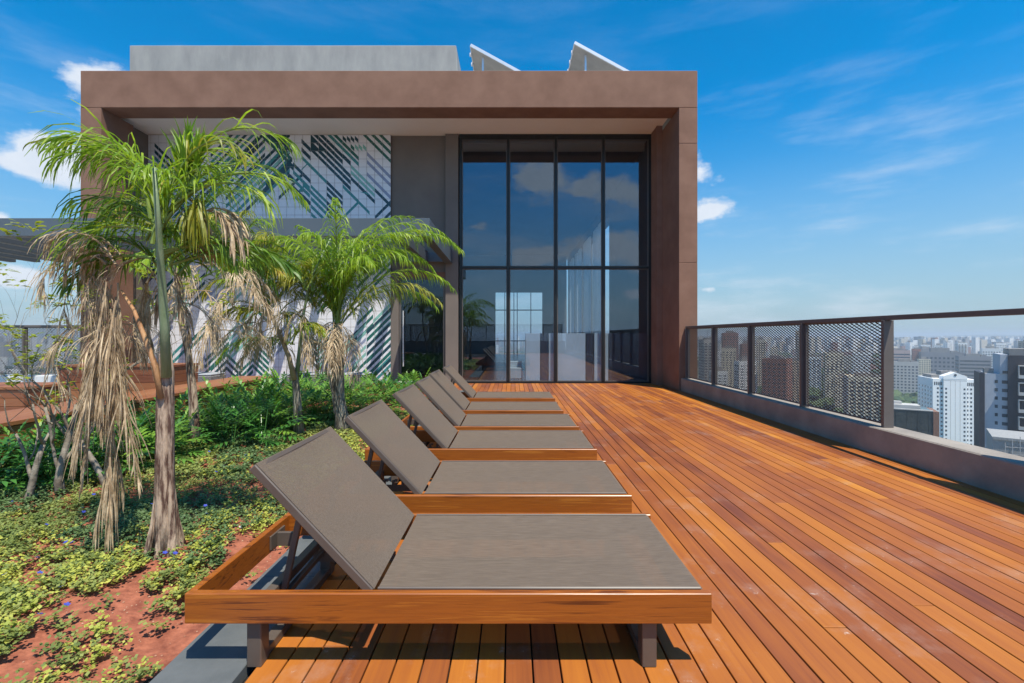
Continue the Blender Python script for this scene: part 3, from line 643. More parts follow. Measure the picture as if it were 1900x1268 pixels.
ottoman(-3.85, 11.25, .62, 'small wicker seat nearest the glass door')

# ------------------------------------------------------------------ loungers
def lounger():
    t = empty('sun_lounger', (0, 0, 0), label='', cat='sun lounger', group='sun loungers in a row on the deck')
    X0, X1, W = -1.242, .758, .79; T0, T1 = .187, .302
    def b(name, m, *a, bev=.003, **k): return bx(name, m, t, *a, bevel=bev, **k)
    b('front_rail', 'rail', X0, X1, 0, .03, T0, T1); b('back_rail', 'rail', X0, X1, W - .03, W, T0, T1)
    b('head_rail', 'rail', X0, X0 + .028, .031, W - .031, T0, T1); b('foot_rail', 'rail', X1 - .07, X1 - .045, .031, W - .031, T0, T1 - .03)
    for lx in (-.995, .53):
        for ly in (.03, W - .09):
            b('leg', 'lframe', lx - .028, lx + .028, ly, ly + .06, .0, T0 + .045)
        b('stretcher', 'lframe', lx - .025, lx + .025, .091, W - .091, .002, .04)
        b('cross_bar', 'lframe', lx - .02, lx + .02, .091, W - .091, T0 + .01, T0 + .05)
    hx = -.53
    # seat: tube frame with the sling stretched over it
    q = MB()
    for yy in (.045, W - .045): q.bar((hx + .01, yy, .288), (X1 - .03, yy, .288), .028, .02)
    q.bar((X1 - .04, .06, .286), (X1 - .04, W - .06, .286), .024, .02); q.bar((hx + .02, .06, .286), (hx + .02, W - .06, .286), .024, .02)
    q.build('seat_frame', M['lframe'], t, bevel=.003)
    def sling(u0, u1, fn, name, m):
        nu, nv = 24, 12; V = []; Fa = []
        for lay in (0, 1):
            for i in range(nu + 1):
                for j in range(nv + 1):
                    u, v = i / nu, j / nv; sag = -.012 * math.sin(math.pi * v) * min(1, 6 * min(u, 1 - u) + .2)
                    y = .033 + v * (W - .066); V.append(fn(u0 + (u1 - u0) * u, y, sag - .003 * lay))
        n = (nu + 1) * (nv + 1)
        for i in range(nu):
            for j in range(nv):
                a = i * (nv + 1) + j; Fa.append((a, a + nv + 1, a + nv + 2, a + 1)); Fa.append((a + n, a + 1 + n, a + nv + 2 + n, a + nv + 1 + n))
        o = link(name, npmesh(name, V, Fa, [M[m]]), t); o.data.shade_smooth(); return o
    s_ = sling(hx + .012, X1 - .022, lambda u, y, h: (u, y, .303 + h), 'seat', 'fabric')
    for yy in (.036, W - .036): q = MB(); q.tube([(hx + .012, yy, .303), (X1 - .03, yy, .303)], .006, 6); q.build('hem', M['lframe'], s_)
    ang = R(180 - 46.6); L_ = .665; d = Vector((math.cos(ang), 0, math.sin(ang))); nn = Vector((d.z, 0, -d.x)) * 1.0
    if nn.z < 0: nn = -nn
    def bp(u, y, h):
        p = Vector((hx - .008, 0, .297)) + d * u + nn * h; return (p.x, y, p.z)
    s2 = sling(0, L_, lambda u, y, h: bp(u, y, h + .008), 'backrest', 'fabric')
    q = MB()
    for yy in (.042, W - .042): q.bar(bp(0, yy, -.012), bp(L_, yy, -.012), .026, .034, up=nn)
    q.bar(bp(L_ - .012, .055, -.01), bp(L_ - .012, W - .055, -.01), .024, .034, up=nn); q.bar(bp(.012, .055, -.01), bp(.012, W - .055, -.01), .024, .026, up=nn)
    q.build('backrest_frame', M['lframe'], t, bevel=.004)
    # prop bars and toothed racks
    for yy in (.2, W - .2):
        q = MB(); q.bar(bp(.46, yy, -.03), (-.97, yy, .17), .02, .026); q.build('prop_bar', M['lframe'], t, bevel=.003)
    q = MB(); q.bar((-.965, .19, .178), (-.965, W - .19, .178), .022, .022); q.build('prop_axle', M['lframe'], t)
    for yy in (.17, W - .17):
        q = MB(); q.box(-1.02, -.60, yy - .008, yy + .008, .12, .165)
        for k in range(5):
            xx = -1.01 + k * .07; q.box(xx, xx + .022, yy - .0078, yy + .0078, .1655, .2); q.box(xx + .018, xx + .04, yy - .0076, yy + .0076, .19, .206)
        q.build('notched_rack', M['lframe'], t)
        if yy > .4: q = MB(); q.box(-1.212, -1.12, yy - .01, yy + .01, .2, .27); q.box(-1.213, -1.203, yy - .07, yy + .07, .205, .275); q.build('bracket', M['lframe'], t, bevel=.002)
    return t
L0 = lounger()
spots = [(0, 1.723, 0, 'taupe sling sun lounger nearest the viewer, in full view with its wooden side rail'), (-.024, 2.779, .002, 'second taupe sun lounger from the front of the row'),
         (-.026, 3.912, -.003, 'third taupe sun lounger from the front of the row'), (-.035, 4.884, .004, 'fourth taupe sun lounger, third from the glazing'),
         (-.085, 5.938, -.002, 'fifth taupe sun lounger, one before the last of the row'), (-.08, 7.116, .003, 'last taupe sun lounger of the row, nearest the glazing')]
protos = [L0]
for s in spots[1:]: protos.append(copy_tree(L0))
for o, (x, y, a, lab) in zip(protos, spots):
    o.location = (x, y, 0); o.rotation_euler.z = a; o['label'] = lab
# near fixture in the bed
t = empty('ground_spotlight', P(128, 1142, 2.08) * 1, label='round recessed garden spotlight set in the red soil', cat='garden light'); t.location.z = .005
q = MB(); q.tube([(0, 0, -.06), (0, 0, .012), (0, 0, .02)], [.085, .085, .075], 24); q.build('housing', M['mullion'], t, smooth=False)
q = MB(); q.tube([(0, 0, .0205), (0, 0, .024)], [.06, .055], 24); q.build('lens', M['soil'], t)

# ------------------------------------------------------------------ palms
class LeafBuf:
    def __init__(s): s.V = []; s.F = []; s.m = []; s.n = 0
    def ribbon(s, pts, wd, side, mi=0):
        for i, p in enumerate(pts):
            h = wd[i] * .5; s.V.append(p - side * h); s.V.append(p + side * h)
        for i in range(len(pts) - 1):
            a = s.n + 2 * i; s.F.append((a, a + 1, a + 3, a + 2)); s.m.append(mi)
        s.n += 2 * len(pts)
def frond_mesh(rg, L_, e0, droop, n=46, ll=.38, lw=.016, gl=.42, mats=('palm_lit', 'rachis'), curl=0, rr=.011, start=.12, power=1.5, an=(34, 66)):
    st = 26; pts = []; dirs = []; p = Vector((0, 0, 0)); yaw = 0
    for i in range(st + 1):
        s = i / st; e = e0 - droop * s ** power; yaw = curl * s; d = Vector((math.cos(e) * math.cos(yaw), math.cos(e) * math.sin(yaw), math.sin(e)))
        pts.append(p.copy()); dirs.append(d); p = p + d * (L_ / st)
    tb_ = MB(); tb_.tube(pts, [rr * (1 - .85 * i / st) for i in range(st + 1)], 5)
    lb = LeafBuf(); lb.V = [Vector(v) for v in tb_.v]; lb.n = len(lb.V)
    for i in range(n):
        s = start + (1 - start) * (i + rg.random()) / n; k = min(int(s * st), st - 1); f = s * st - k; o = pts[k].lerp(pts[k + 1], f); d = dirs[k]
        sd = d.cross(Vector((0, 0, 1)));
        if sd.length < .1: sd = Vector((0, 1, 0))
        sd.normalize(); up = sd.cross(d)
        prof = (.55 + .45 * math.sin(math.pi * min(1, s * 1.15))) * (1 - .5 * max(0, s - .75) / .25)
        for sg in (-1, 1):
            a = R(rg.uniform(*an)) * (1 - .45 * s); roll = R(rg.uniform(-28, 42))
            q_ = d * math.cos(a) + (sd * sg * math.cos(roll) + up * math.sin(roll)) * math.sin(a); l = ll * prof * rg.uniform(.75, 1.15); m_ = 5; pp = o.copy(); P_ = [pp.copy()]; g = gl * rg.uniform(.5, 1.5)
            for j in range(m_):
                pp = pp + q_ * (l / m_); P_.append(pp.copy()); q_ = (q_ + Vector((rg.uniform(-.05, .05), rg.uniform(-.05, .05), -g * (.4 + .35 * j)))).normalized()
            sv = q_.cross(Vector((rg.uniform(-.6, .6), rg.uniform(-.6, .6), 1)));
            if sv.length < .05: sv = Vector((1, 0, 0))
            sv.normalize(); wd = [lw * .45, lw, lw, lw * .85, lw * .5, .0012]
            lb.ribbon(P_, wd, sv)
    nb = len(tb_.f); F4 = [f for f in tb_.f if len(f) == 4]
    Fq = F4 + lb.F; mi = [1] * len(F4) + [0] * len(lb.F)
    return npmesh('frond', [tuple(v) for v in lb.V], Fq, [M[mats[0]], M[mats[1]]], mi)
def palm(name, base, lab, cat='palm'):
    return empty(name, base, label=lab, cat=cat)
def add_frond(t, rg, at, azd, e0, droop, L_, **k):
    me = frond_mesh(rg, L_, R(e0), R(droop), **k); return link('dead_frond' if k.get('mats', ('',))[0] == 'palm_dead' else 'frond', me, t, loc=Vector(at) - Vector(t.location), rot=(0, 0, R(azd)))
YEL, BRIGHT, DEEP, DEAD = ('palm_yellow', 'rachis'), ('palm_lit', 'rachis'), ('palm_deep', 'rachis'), ('palm_dead', 'rachis_dead')
rg = random.Random(21)
# P1, the big one in front
b1 = P(306, 1030, 2.65); b1.z = -.02
t1 = palm('palm_tree', b1, 'big foreground palm with peeling trunk and green crown stalk beside the nearest lounger')
q = MB(); pts = [P(306, 1036, 2.65), P(305, 960, 2.65), P(306, 860, 2.65), P(307, 760, 2.65), P(308, 690, 2.65), P(306, 655, 2.65)]
q.tube([p - b1 for p in pts], [.066, .055, .048, .044, .040, .032], 14, jit=.09, rng=rg); q.build('trunk', M['trunk'], t1, smooth=True)
q = MB(); q.tube([p - b1 for p in (P(309, 700, 2.62), P(305, 600, 2.59), P(300, 520, 2.55), P(294, 420, 2.48), P(286, 310, 2.42))], [.027, .024, .02, .015, .011], 10); q.build('crownshaft', M['sheath'], t1, smooth=True)
q = MB(); q.tube([p - b1 for p in (P(299, 740, 2.6), P(288, 680, 2.6), P(266, 620, 2.62), P(248, 575, 2.65), P(225, 540, 2.7))], [.016, .015, .013, .01, .006], 8); q.build('dry_stalk', M['sheath_dry'], t1, smooth=True)
q = MB(); q.tube([p - b1 for p in (P(318, 1045, 2.62), P(320, 990, 2.63), P(318, 900, 2.63), P(315, 800, 2.63), P(311, 700, 2.63))], [.03, .022, .015, .012, .01], 8, jit=.25, rng=rg); q.build('bark_flake', M['trunk'], t1)
for k in range(12):
    a = rg.uniform(0, 6.28); q = MB(); r0 = rg.uniform(.05, .075); z0 = rg.uniform(0, .1)
    q.tube([(math.cos(a) * r0 * 1.35, math.sin(a) * r0 * 1.35, 0), (math.cos(a) * r0 * .8, math.sin(a) * r0 * .8, .16 + z0), (math.cos(a) * r0 * .66, math.sin(a) * r0 * .66, .34 + z0)], [.02, .013, .003], 5); q.build('bark_flake', M['trunk'], t1)
cr = P(292, 390, 2.65)
for azd, e0, dr_, L_, mt in ((172, 76, 120, .92, BRIGHT), (192, 70, 105, .82, YEL), (150, 76, 125, .9, BRIGHT), (-168, 60, 95, .68, BRIGHT), (18, 82, 128, 1.1, BRIGHT), (2, 76, 132, 1.15, BRIGHT), (-18, 72, 132, .85, YEL),
                             (60, 80, 90, .9, BRIGHT), (95, 76, 100, .9, BRIGHT), (120, 72, 105, .9, BRIGHT), (35, 72, 125, 1.1, BRIGHT), (8, 58, 118, 1.0, BRIGHT), (180, 86, 140, .75, BRIGHT), (-120, 78, 120, .6, BRIGHT), (-60, 80, 120, .6, BRIGHT),
                             (175, 48, 90, .75, DEEP), (165, 30, 80, .7, DEEP), (10, 26, 80, .6, DEEP), (0, 84, 100, .7, BRIGHT), (-8, 40, 105, .8, BRIGHT), (180, 20, 75, .65, BRIGHT), (-160, 84, 150, .7, BRIGHT)):
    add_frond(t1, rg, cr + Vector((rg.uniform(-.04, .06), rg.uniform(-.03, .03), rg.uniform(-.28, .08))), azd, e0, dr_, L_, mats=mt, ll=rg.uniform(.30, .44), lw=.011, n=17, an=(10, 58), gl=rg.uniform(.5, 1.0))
for k in range(8):   # upright young blades right of the stalk
    add_frond(t1, rg, P(rg.uniform(335, 365), rg.uniform(345, 375), 2.66), rg.uniform(0, 360), rg.uniform(76, 90), rg.uniform(5, 40), rg.uniform(.22, .36), mats=BRIGHT, ll=.26, lw=.016, n=12, an=(6, 22), gl=.2)
for k in range(6):   # lower green fronds around the stalk
    add_frond(t1, rg, P(rg.uniform(240, 370), rg.uniform(430, 540), 2.7 + rg.uniform(-.05, .25)), rg.uniform(0, 360), rg.uniform(10, 70), rg.uniform(80, 120), rg.uniform(.35, .6), mats=rg.choice((BRIGHT, DEEP)), ll=.27, lw=.012, n=22, an=(14, 55), gl=.7)
# dead fronds: one tall curtain to the left that reaches the ground
for k in range(17):
    at = P(rg.uniform(180, 226), rg.uniform(460, 660), 2.62 + rg.uniform(-.1, .2)); add_frond(t1, rg, at, rg.uniform(0, 360), rg.uniform(-89, -74), rg.uniform(-8, 10), rg.uniform(.5, 1.0), mats=DEAD, ll=rg.uniform(.22, .36), lw=.0062, gl=rg.choice((.2, .5, .9)), n=34, rr=.005, power=.8, start=.02, an=(4, rg.uniform(14, 42)), curl=rg.uniform(-.6, .6))
for k in range(5):
    at = P(rg.uniform(190, 215), rg.uniform(760, 880), 2.6 + rg.uniform(-.05, .15)); add_frond(t1, rg, at, rg.uniform(0, 360), rg.uniform(-89, -80), 0, rg.uniform(.3, .55), mats=DEAD, ll=.35, lw=.008, gl=.9, n=10, rr=.005, start=.02, an=(4, 14))
for k in range(7):
    at = P(rg.uniform(190, 225), rg.uniform(470, 500), 2.62 + rg.uniform(-.1, .2)); add_frond(t1, rg, at, rg.uniform(150, 215), rg.uniform(35, 60), rg.uniform(125, 150), rg.uniform(.3, .52), mats=DEAD, ll=.26, lw=.007, gl=.9, n=16, rr=.006, an=(10, 40))
for k in range(9):
    at = P(rg.uniform(345, 395), rg.uniform(365, 395), 2.7 + rg.uniform(-.1, .2)); add_frond(t1, rg, at, rg.uniform(0, 360), rg.uniform(0, 30), rg.uniform(95, 115), rg.uniform(.2, .32), mats=DEAD if k % 4 else YEL, ll=.26, lw=.013, gl=1.1, n=20, rr=.006, power=.7, an=(8, 36))
for k in range(6):
    at = P(rg.uniform(255, 330), rg.uniform(480, 540), 2.8 + rg.uniform(0, .2)); add_frond(t1, rg, at, rg.uniform(0, 360), rg.uniform(-60, -20), rg.uniform(20, 60), rg.uniform(.25, .45), mats=DEAD, ll=.24, lw=.009, gl=1.0, n=16, rr=.005, power=.7, an=(8, 30))
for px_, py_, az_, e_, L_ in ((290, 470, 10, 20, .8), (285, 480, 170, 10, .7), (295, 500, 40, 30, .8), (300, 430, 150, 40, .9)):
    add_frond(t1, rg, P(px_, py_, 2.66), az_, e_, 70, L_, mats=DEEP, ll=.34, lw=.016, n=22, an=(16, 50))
for k in range(16):   # thin tangled dead leaves around the crown base
    at = P(rg.uniform(120, 330), rg.uniform(470, 620), 2.75 + rg.uniform(-.1, .3)); add_frond(t1, rg, at, rg.uniform(0, 360), rg.uniform(-60, 45), rg.uniform(40, 130), rg.uniform(.2, .5), mats=DEAD, ll=rg.uniform(.16, .28), lw=.0045, gl=rg.uniform(.3, 1), n=16, rr=.0045, power=.8, an=(8, 60), curl=rg.uniform(-1.5, 1.5))
# P2 thin palm behind it
b2 = P(362, 826, 5.2); b2.z = -.02
t2 = palm('palm_tree', b2, 'slender palm behind the big foreground palm, against the wooden bench')
q = MB(); pts = [P(363, 830, 5.2), P(360, 780, 5.2), P(357, 720, 5.2), P(350, 660, 5.2), P(338, 600, 5.2), P(330, 520, 5.2), P(328, 430, 5.2)]
q.tube([p - b2 for p in pts], [.07, .05, .042, .034, .028, .022, .015], 10, jit=.12, rng=rg); q.build('trunk', M['trunk'], t2, smooth=True)
c2 = P(335, 480, 5.2)
for k in range(10):
    a_ = rg.uniform(0, 360); add_frond(t2, rg, c2 + Vector((0, 0, rg.uniform(-.5, .45))), a_, rg.uniform(35, 80), rg.uniform(90, 130), rg.uniform(.9, 1.5), mats=rg.choice((BRIGHT, DEEP, YEL)), ll=.4, lw=.016, n=34, gl=.6, an=(16, 58))
for k in range(18):
    add_frond(t2, rg, P(rg.uniform(300, 460), rg.uniform(470, 620), 5.1), rg.uniform(0, 360), rg.uniform(-20, 30), rg.uniform(70, 100), rg.uniform(.5, .9), mats=DEAD, ll=.34, lw=.0085, gl=1.1, n=20, rr=.007, power=.7, an=(8, 46))
# P3 forked
b3 = P(555, 812, 5.77); b3.z = -.02
t3 = palm('palm_tree', b3, 'thin forked palm with yellowing fronds behind the nearest lounger backrest')
q = MB(); q.tube([p - b3 for p in (P(555, 816, 5.77), P(552, 760, 5.77), P(550, 720, 5.77), P(546, 690, 5.77))], [.065, .05, .045, .04], 10, jit=.12, rng=rg); q.build('trunk', M['trunk_grey'], t3, smooth=True)
q = MB(); q.tube([p - b3 for p in (P(547, 705, 5.75), P(535, 660, 5.7), P(510, 600, 5.6), P(480, 530, 5.5), P(440, 450, 5.4))], [.034, .026, .022, .018, .01], 8); q.build('stem', M['rachis_dead'], t3, smooth=True)
q = MB(); q.tube([p - b3 for p in (P(550, 705, 5.78), P(556, 650, 5.8), P(560, 600, 5.8), P(575, 520, 5.8), P(615, 440, 5.8))], [.03, .024, .018, .014, .009], 8); q.build('stem', M['sheath'], t3, smooth=True)
for px_, py_, n_ in ((540, 640, 7), (505, 590, 9), (478, 530, 10), (440, 460, 8), (575, 540, 7), (520, 500, 6)):
    for k in range(n_):
        add_frond(t3, rg, P(px_, py_, 5.65) + Vector((0, rg.uniform(-.1, .1), 0)), rg.uniform(0, 360), rg.uniform(20, 75), rg.uniform(85, 125), rg.uniform(.5, 1.0), mats=rg.choice((YEL, YEL, BRIGHT)), ll=.32, lw=.0125, n=26, rr=.008, gl=.6, an=(14, 58))
for k in range(18):
    add_frond(t3, rg, P(rg.uniform(420, 590), rg.uniform(560, 640), 5.6), rg.uniform(0, 360), rg.uniform(-30, 20), rg.uniform(60, 100), rg.uniform(.4, .7), mats=DEAD, ll=.32, lw=.0075, gl=1.1, n=18, rr=.006, power=.7, an=(8, 46))
# P4 the full green one
b4 = P(635, 806, 6.0); b4.z = -.02
t4 = palm('palm_tree', b4, 'full bright green palm between the loungers and the glass door')
q = MB(); q.tube([p - b4 for p in (P(637, 810, 6), P(634, 775, 6), P(629, 740, 6), P(627, 690, 6), P(626, 650, 6), P(627, 600, 6))], [.13, .085, .075, .072, .07, .04], 14, jit=.13, rng=rg); q.build('trunk', M['trunk_grey'], t4, smooth=True)
for k in range(16):
    a = rg.uniform(0, 6.28); z0 = rg.uniform(.5, 1.2); q = MB(); q.tube([(math.cos(a) * .05 - .06, math.sin(a) * .05, z0 - .25), (math.cos(a) * .085 - .06, math.sin(a) * .085, z0), (math.cos(a) * .16 - .06, math.sin(a) * .16, z0 + .22)], [.016, .013, .004], 5); q.build('leaf_base', M['trunk_grey'], t4)
c4 = P(624, 600, 6.0)
for azd, e0, dr_, L_, mt in ((0, 84, 138, 2.35, BRIGHT), (-8, 80, 135, 2.5, BRIGHT), (12, 78, 128, 2.4, BRIGHT), (-25, 84, 145, 2.0, BRIGHT), (175, 82, 110, 1.9, BRIGHT), (190, 78, 120, 1.8, BRIGHT), (160, 84, 110, 2.0, BRIGHT), (90, 84, 90, 1.9, BRIGHT), (45, 82, 115, 2.1, BRIGHT), (-50, 82, 130, 1.8, BRIGHT),
                             (-90, 84, 125, 1.6, BRIGHT), (-130, 82, 125, 1.6, BRIGHT), (130, 80, 105, 1.8, DEEP), (5, 66, 118, 2.0, BRIGHT), (200, 66, 105, 1.4, BRIGHT), (30, 88, 90, 1.9, BRIGHT), (100, 88, 50, 1.6, BRIGHT), (-70, 87, 90, 1.7, BRIGHT), (150, 88, 75, 1.8, BRIGHT), (-20, 88, 120, 2.1, BRIGHT), (70, 72, 100, 1.6, DEEP), (-10, 52, 105, 1.75, YEL), (220, 76, 125, 1.5, YEL), (-160, 60, 110, 1.3, YEL), (175, 70, 130, 1.6, BRIGHT), (8, 87, 150, 2.0, BRIGHT), (20, 60, 115, 1.7, BRIGHT)):
    add_frond(t4, rg, c4 + Vector((rg.uniform(-.04, .04), rg.uniform(-.04, .04), rg.uniform(-.15, .25))), azd, e0, dr_, L_ * .98, mats=mt, ll=.42, lw=.0150, n=58, an=(14, 55), gl=.85, power=1.45)
for k in range(9):
    add_frond(t4, rg, c4 + Vector((rg.uniform(-.1, .1), 0, rg.uniform(-.1, .1))), rg.uniform(120, 330), rg.uniform(-30, 30), rg.uniform(60, 110), rg.uniform(.5, .9), mats=DEAD, ll=.36, lw=.010, gl=1.0, n=22, rr=.007, power=.7)

# ------------------------------------------------------------------ bare young trees on the left
def twig_tree(name, base, lab, seed, h, spread, stems, leafn):
    rg = random.Random(seed); t = empty(name, base, label=lab, cat='tree'); tips = []
    def grow(q, p, d, r, l, dep):
        pts = [p.copy()]; rad = [r]; n = 5; dd = d.copy()
        for i in range(n):
            dd = (dd + Vector((rg.uniform(-.22, .22), rg.uniform(-.22, .22), rg.uniform(-.08, .16)))).normalized(); p = p + dd * l / n; pts.append(p.copy()); rad.append(r * (1 - .4 * (i + 1) / n))
        q.tube(pts, rad, 7 if dep < 2 else 4)
        if dep >= 4: tips.append((pts[-1], dd)); return
        for k in range(rg.choice((2, 2, 3)) if dep else 3):
            i = rg.choice((2, 3, 4, 5)) if k else 5; a = rg.uniform(0, 6.28)
            nd = (dd * 1.0 + Vector((math.cos(a), math.sin(a), rg.uniform(-.1, .5))) * spread).normalized(); grow(q, pts[i], nd, rad[i] * .62, l * rg.uniform(.6, .85), dep + 1)
    for s_ in range(stems):
        a = rg.uniform(0, 6.28); q = MB(); grow(q, Vector((math.cos(a) * .03, math.sin(a) * .03, 0)), Vector((math.cos(a) * .28, math.sin(a) * .28, 1)).normalized(), .027 if s_ == 0 else .014, h * .36, 0); q.build('stem' if s_ else 'trunk', M['twig'], t, smooth=True)
    rg.shuffle(tips)
    for p, d in tips[:leafn]:
        lb = LeafBuf(); c = Vector((0, 0, 0))
        for k in range(rg.randint(6, 12)):
            a = rg.uniform(0, 6.28); q_ = Vector((math.cos(a), math.sin(a), rg.uniform(-.3, .6))).normalized(); l = rg.uniform(.035, .065); o = Vector((rg.uniform(-.03, .03), rg.uniform(-.03, .03), rg.uniform(-.02, .03)))
            sd = q_.cross(Vector((rg.uniform(-.4, .4), .2, 1))).normalized(); lb.ribbon([o, o + q_ * l * .35 + Vector((0, 0, .004)), o + q_ * l * .75, o + q_ * l - Vector((0, 0, .006))], [.004, l * .5, l * .42, .003], sd)
        link('leaf_tuft', npmesh('leaf_tuft', [tuple(v) for v in lb.V], lb.F, [M['tuft']]), t, loc=p)
bt = P(122, 925, 3.55); bt.z = -.01
twig_tree('young_tree', bt, 'bare pale-barked young tree with yellow-green leaf tufts at the left edge', 5, 2.1, .62, 2, 70)
bt = P(205, 905, 3.75); bt.z = -.01
twig_tree('young_tree', bt, 'second thin bare young tree just behind the hanging dead fronds', 9, 1.8, .5, 1, 26)
bt = P(40, 985, 3.1); bt.z = -.01
twig_tree('young_tree', bt + Vector((-.35, .3, 0)), 'sprawling bare shrub with yellow tufts at the far left of the bed', 14, 1.3, .8, 1, 30)

# ------------------------------------------------------------------ shrubs
def leaf_split(lb, o, d, l, rg, mi=0):
    up = Vector((0, 0, 1)); sd = d.cross(up).normalized(); n = 5
    for k in range(n):
        s = k / (n - 1); bpnt = o + d * l * .62 * s
        for sg in ((-1, 1) if k < n - 1 else (0,)):
            a = R(68 - 45 * s); q_ = (d * math.cos(a) + sd * sg * math.sin(a)).normalized() if sg else d; ln = l * (.46 - .12 * abs(s - .4)); g = Vector((0, 0, -.18 * ln))
            wv = q_.cross(up + sd * .15 * sg).normalized(); lb.ribbon([bpnt, bpnt + q_ * ln * .5 + g * .2 + up * .006, bpnt + q_ * ln + g], [l * .06, l * .125, .004], wv, mi)
def shrub_mesh(seed, mt, n=20, size=.3):
    rg = random.Random(seed); lb = LeafBuf(); stalk = MB()
    for k in range(n):
        a = rg.uniform(0, 6.28); e = R(rg.uniform(15, 80)); ln = rg.uniform(.15, .42) * (size / .3); o = Vector((math.cos(a) * .04, math.sin(a) * .04, 0)); d = Vector((math.cos(a) * math.cos(e), math.sin(a) * math.cos(e), math.sin(e)))
        tip = o + d * ln; sd = d.cross(Vector((0, 0, 1))).normalized(); lb.ribbon([o, tip], [.009, .006], sd)
        d2 = (d + Vector((0, 0, -.5))).normalized(); leaf_split(lb, tip, d2, rg.uniform(.2, .32) * (size / .3), rg)
    return npmesh('foliage', [tuple(v) for v in lb.V], lb.F, [M[mt]])
sm = [shrub_mesh(s, 'shrub' if s % 2 else 'shrub_pale', 22) for s in range(8)]
rg = random.Random(3)
def shrub(x, y, sz, lab, grp):
    near = min(((-3.6, 5.2, 'the slender palm'), (-2.7, 5.8, 'the thin forked palm'), (-2.3, 6.1, 'the full green palm'), (-3.5, 3.6, 'the bare young tree'), (-4.8, 8.5, 'the end of the wooden bench'), (-1.5, 9.0, 'the last loungers'), (-3.2, 10, 'the wicker seats')), key=lambda n: (n[0] - x) ** 2 + (n[1] - y) ** 2)[2]
    lab = ('low ' if sz < .95 else 'fuller ') + lab + ' nearest ' + near; grp = lab
    link('leafy_shrub', rg.choice(sm), None, loc=(x, y, soil_z(x, y)), rot=(0, 0, rg.uniform(0, 6.28)), scale=(sz, sz, sz * rg.uniform(.85, 1.1)), label=lab, cat='shrub', group=grp)
pl = []
def put(n, xr, yr, sr, lab, grp, md):
    c = 0; tr_ = 0
    while c < n and tr_ < 4000:
        tr_ += 1; x, y = rg.uniform(*xr), rg.uniform(*yr)
        if any((x - a) ** 2 + (y - b) ** 2 < md * md for a, b in pl): continue
        pl.append((x, y)); shrub(x, y, rg.uniform(*sr), lab, grp); c += 1
put(46, (-4.7, -1.75), (6.7, 10.3), (.8, 1.15), 'split-leaf shrub in the back bed', 'split-leaf shrubs at the back of the bed', .27)
put(22, (-4.7, -2.9), (5.0, 6.9), (.8, 1.1), 'split-leaf shrub before the bench', 'split-leaf shrubs along the bench', .25)
put(16, (-4.7, -3.6), (3.6, 5.0), (.75, 1.0), 'leafy shrub at bed left', 'leafy shrubs under the bare trees', .24)

# ------------------------------------------------------------------ ground cover, flowers, pebbles
npr = np.random.default_rng(5)
def cover():
    n = 3900; cx = npr.uniform(-4.8, -1.39, n * 2); cy = 1.2 + (npr.random(n * 2) ** 1.15) * 6.4
    keep = []
    for x, y in zip(cx, cy):
        d = mnoise.fractal(Vector((x * 1.7, y * 1.7, 7)), 1, 2, 3) * .5 + .5 * mnoise.noise(Vector((x * 5, y * 5, 2)))
        edge = min(1, max(0, (-1.45 - x) / .55)); near = min(1, max(0, (y - 1.3) / 1.8))
        keep.append(d > .30 - .42 * near - .35 * edge + (.0 if edge > .3 else .25) or rg.random() < .10 + .1 * near * edge)
    keep = np.array(keep); cx, cy = cx[keep], cy[keep]; n = len(cx)
    V = []; F4 = []; MI = []; tot = 0
    for x, y in zip(cx, cy):
        nl = npr.integers(34, 60) if y < 3.5 else npr.integers(22, 36); s = npr.uniform(.55, 1.2); z0 = soil_z(x, y)
        ns = 5; sa = npr.uniform(0, 6.28, ns); st = npr.integers(0, ns, nl); f = npr.uniform(.15, 1, nl)   # leaves sit along a few short stems
        a = sa[st] + npr.uniform(-.35, .35, nl); r = f * .062 * s + npr.uniform(-.008, .008, nl); z = z0 + .004 + (.075 * s * f * (1.25 - .55 * f)) + npr.uniform(-.008, .012, nl)
        l = npr.uniform(.010, .020, nl) * (.8 + .35 * s) * (1 if y < 4 else 1.4); b = a + npr.uniform(-1.6, 1.6, nl); e = npr.uniform(-.45, .75, nl)
        ox, oy = x + np.cos(a) * r, y + np.sin(a) * r; dx, dy, dz = np.cos(b) * np.cos(e), np.sin(b) * np.cos(e), np.sin(e)
        sx, sy = -np.sin(b), np.cos(b); wz = npr.uniform(-.5, .5, nl)
        p0 = np.stack([ox, oy, z], 1); dd = np.stack([dx, dy, dz], 1); ss = np.stack([sx, sy, wz], 1)
        q0, q1, q2, q3 = p0, p0 + dd * (l * .55)[:, None] + ss * (l * .42)[:, None], p0 + dd * l[:, None], p0 + dd * (l * .55)[:, None] - ss * (l * .42)[:, None]
        V.append(np.stack([q0, q1, q2, q3], 1).reshape(-1, 3)); F4.append(np.arange(nl * 4).reshape(-1, 4) + tot); tot += nl * 4
        far = mnoise.noise(Vector((x * .8, y * .8, 5))); pick = 0 if far > -.1 else 1
        pick = 2 if (npr.random() < (.42 if y < 2.6 or x > -2.0 else .08)) else pick
        MI.append(np.full(nl, pick))
    me = npmesh('ground_cover', np.concatenate(V), np.concatenate(F4), [M['cover'], M['cover_green'], M['cover_yel']], np.concatenate(MI))
    link('ground_cover', me, label='low small-leaved ground cover on the red soil', cat='ground cover', kind='stuff')
cover()
fl = LeafBuf()
for k in range(5):
    a = k * 1.2566; q_ = Vector((math.cos(a), math.sin(a), .25)); sd = Vector((-math.sin(a), math.cos(a), 0)); fl.ribbon([Vector((0, 0, 0)), q_ * .009, q_ * .015], [.004, .013, .005], sd)
flm = npmesh('petals', [tuple(v) for v in fl.V], fl.F, [M['blue']])
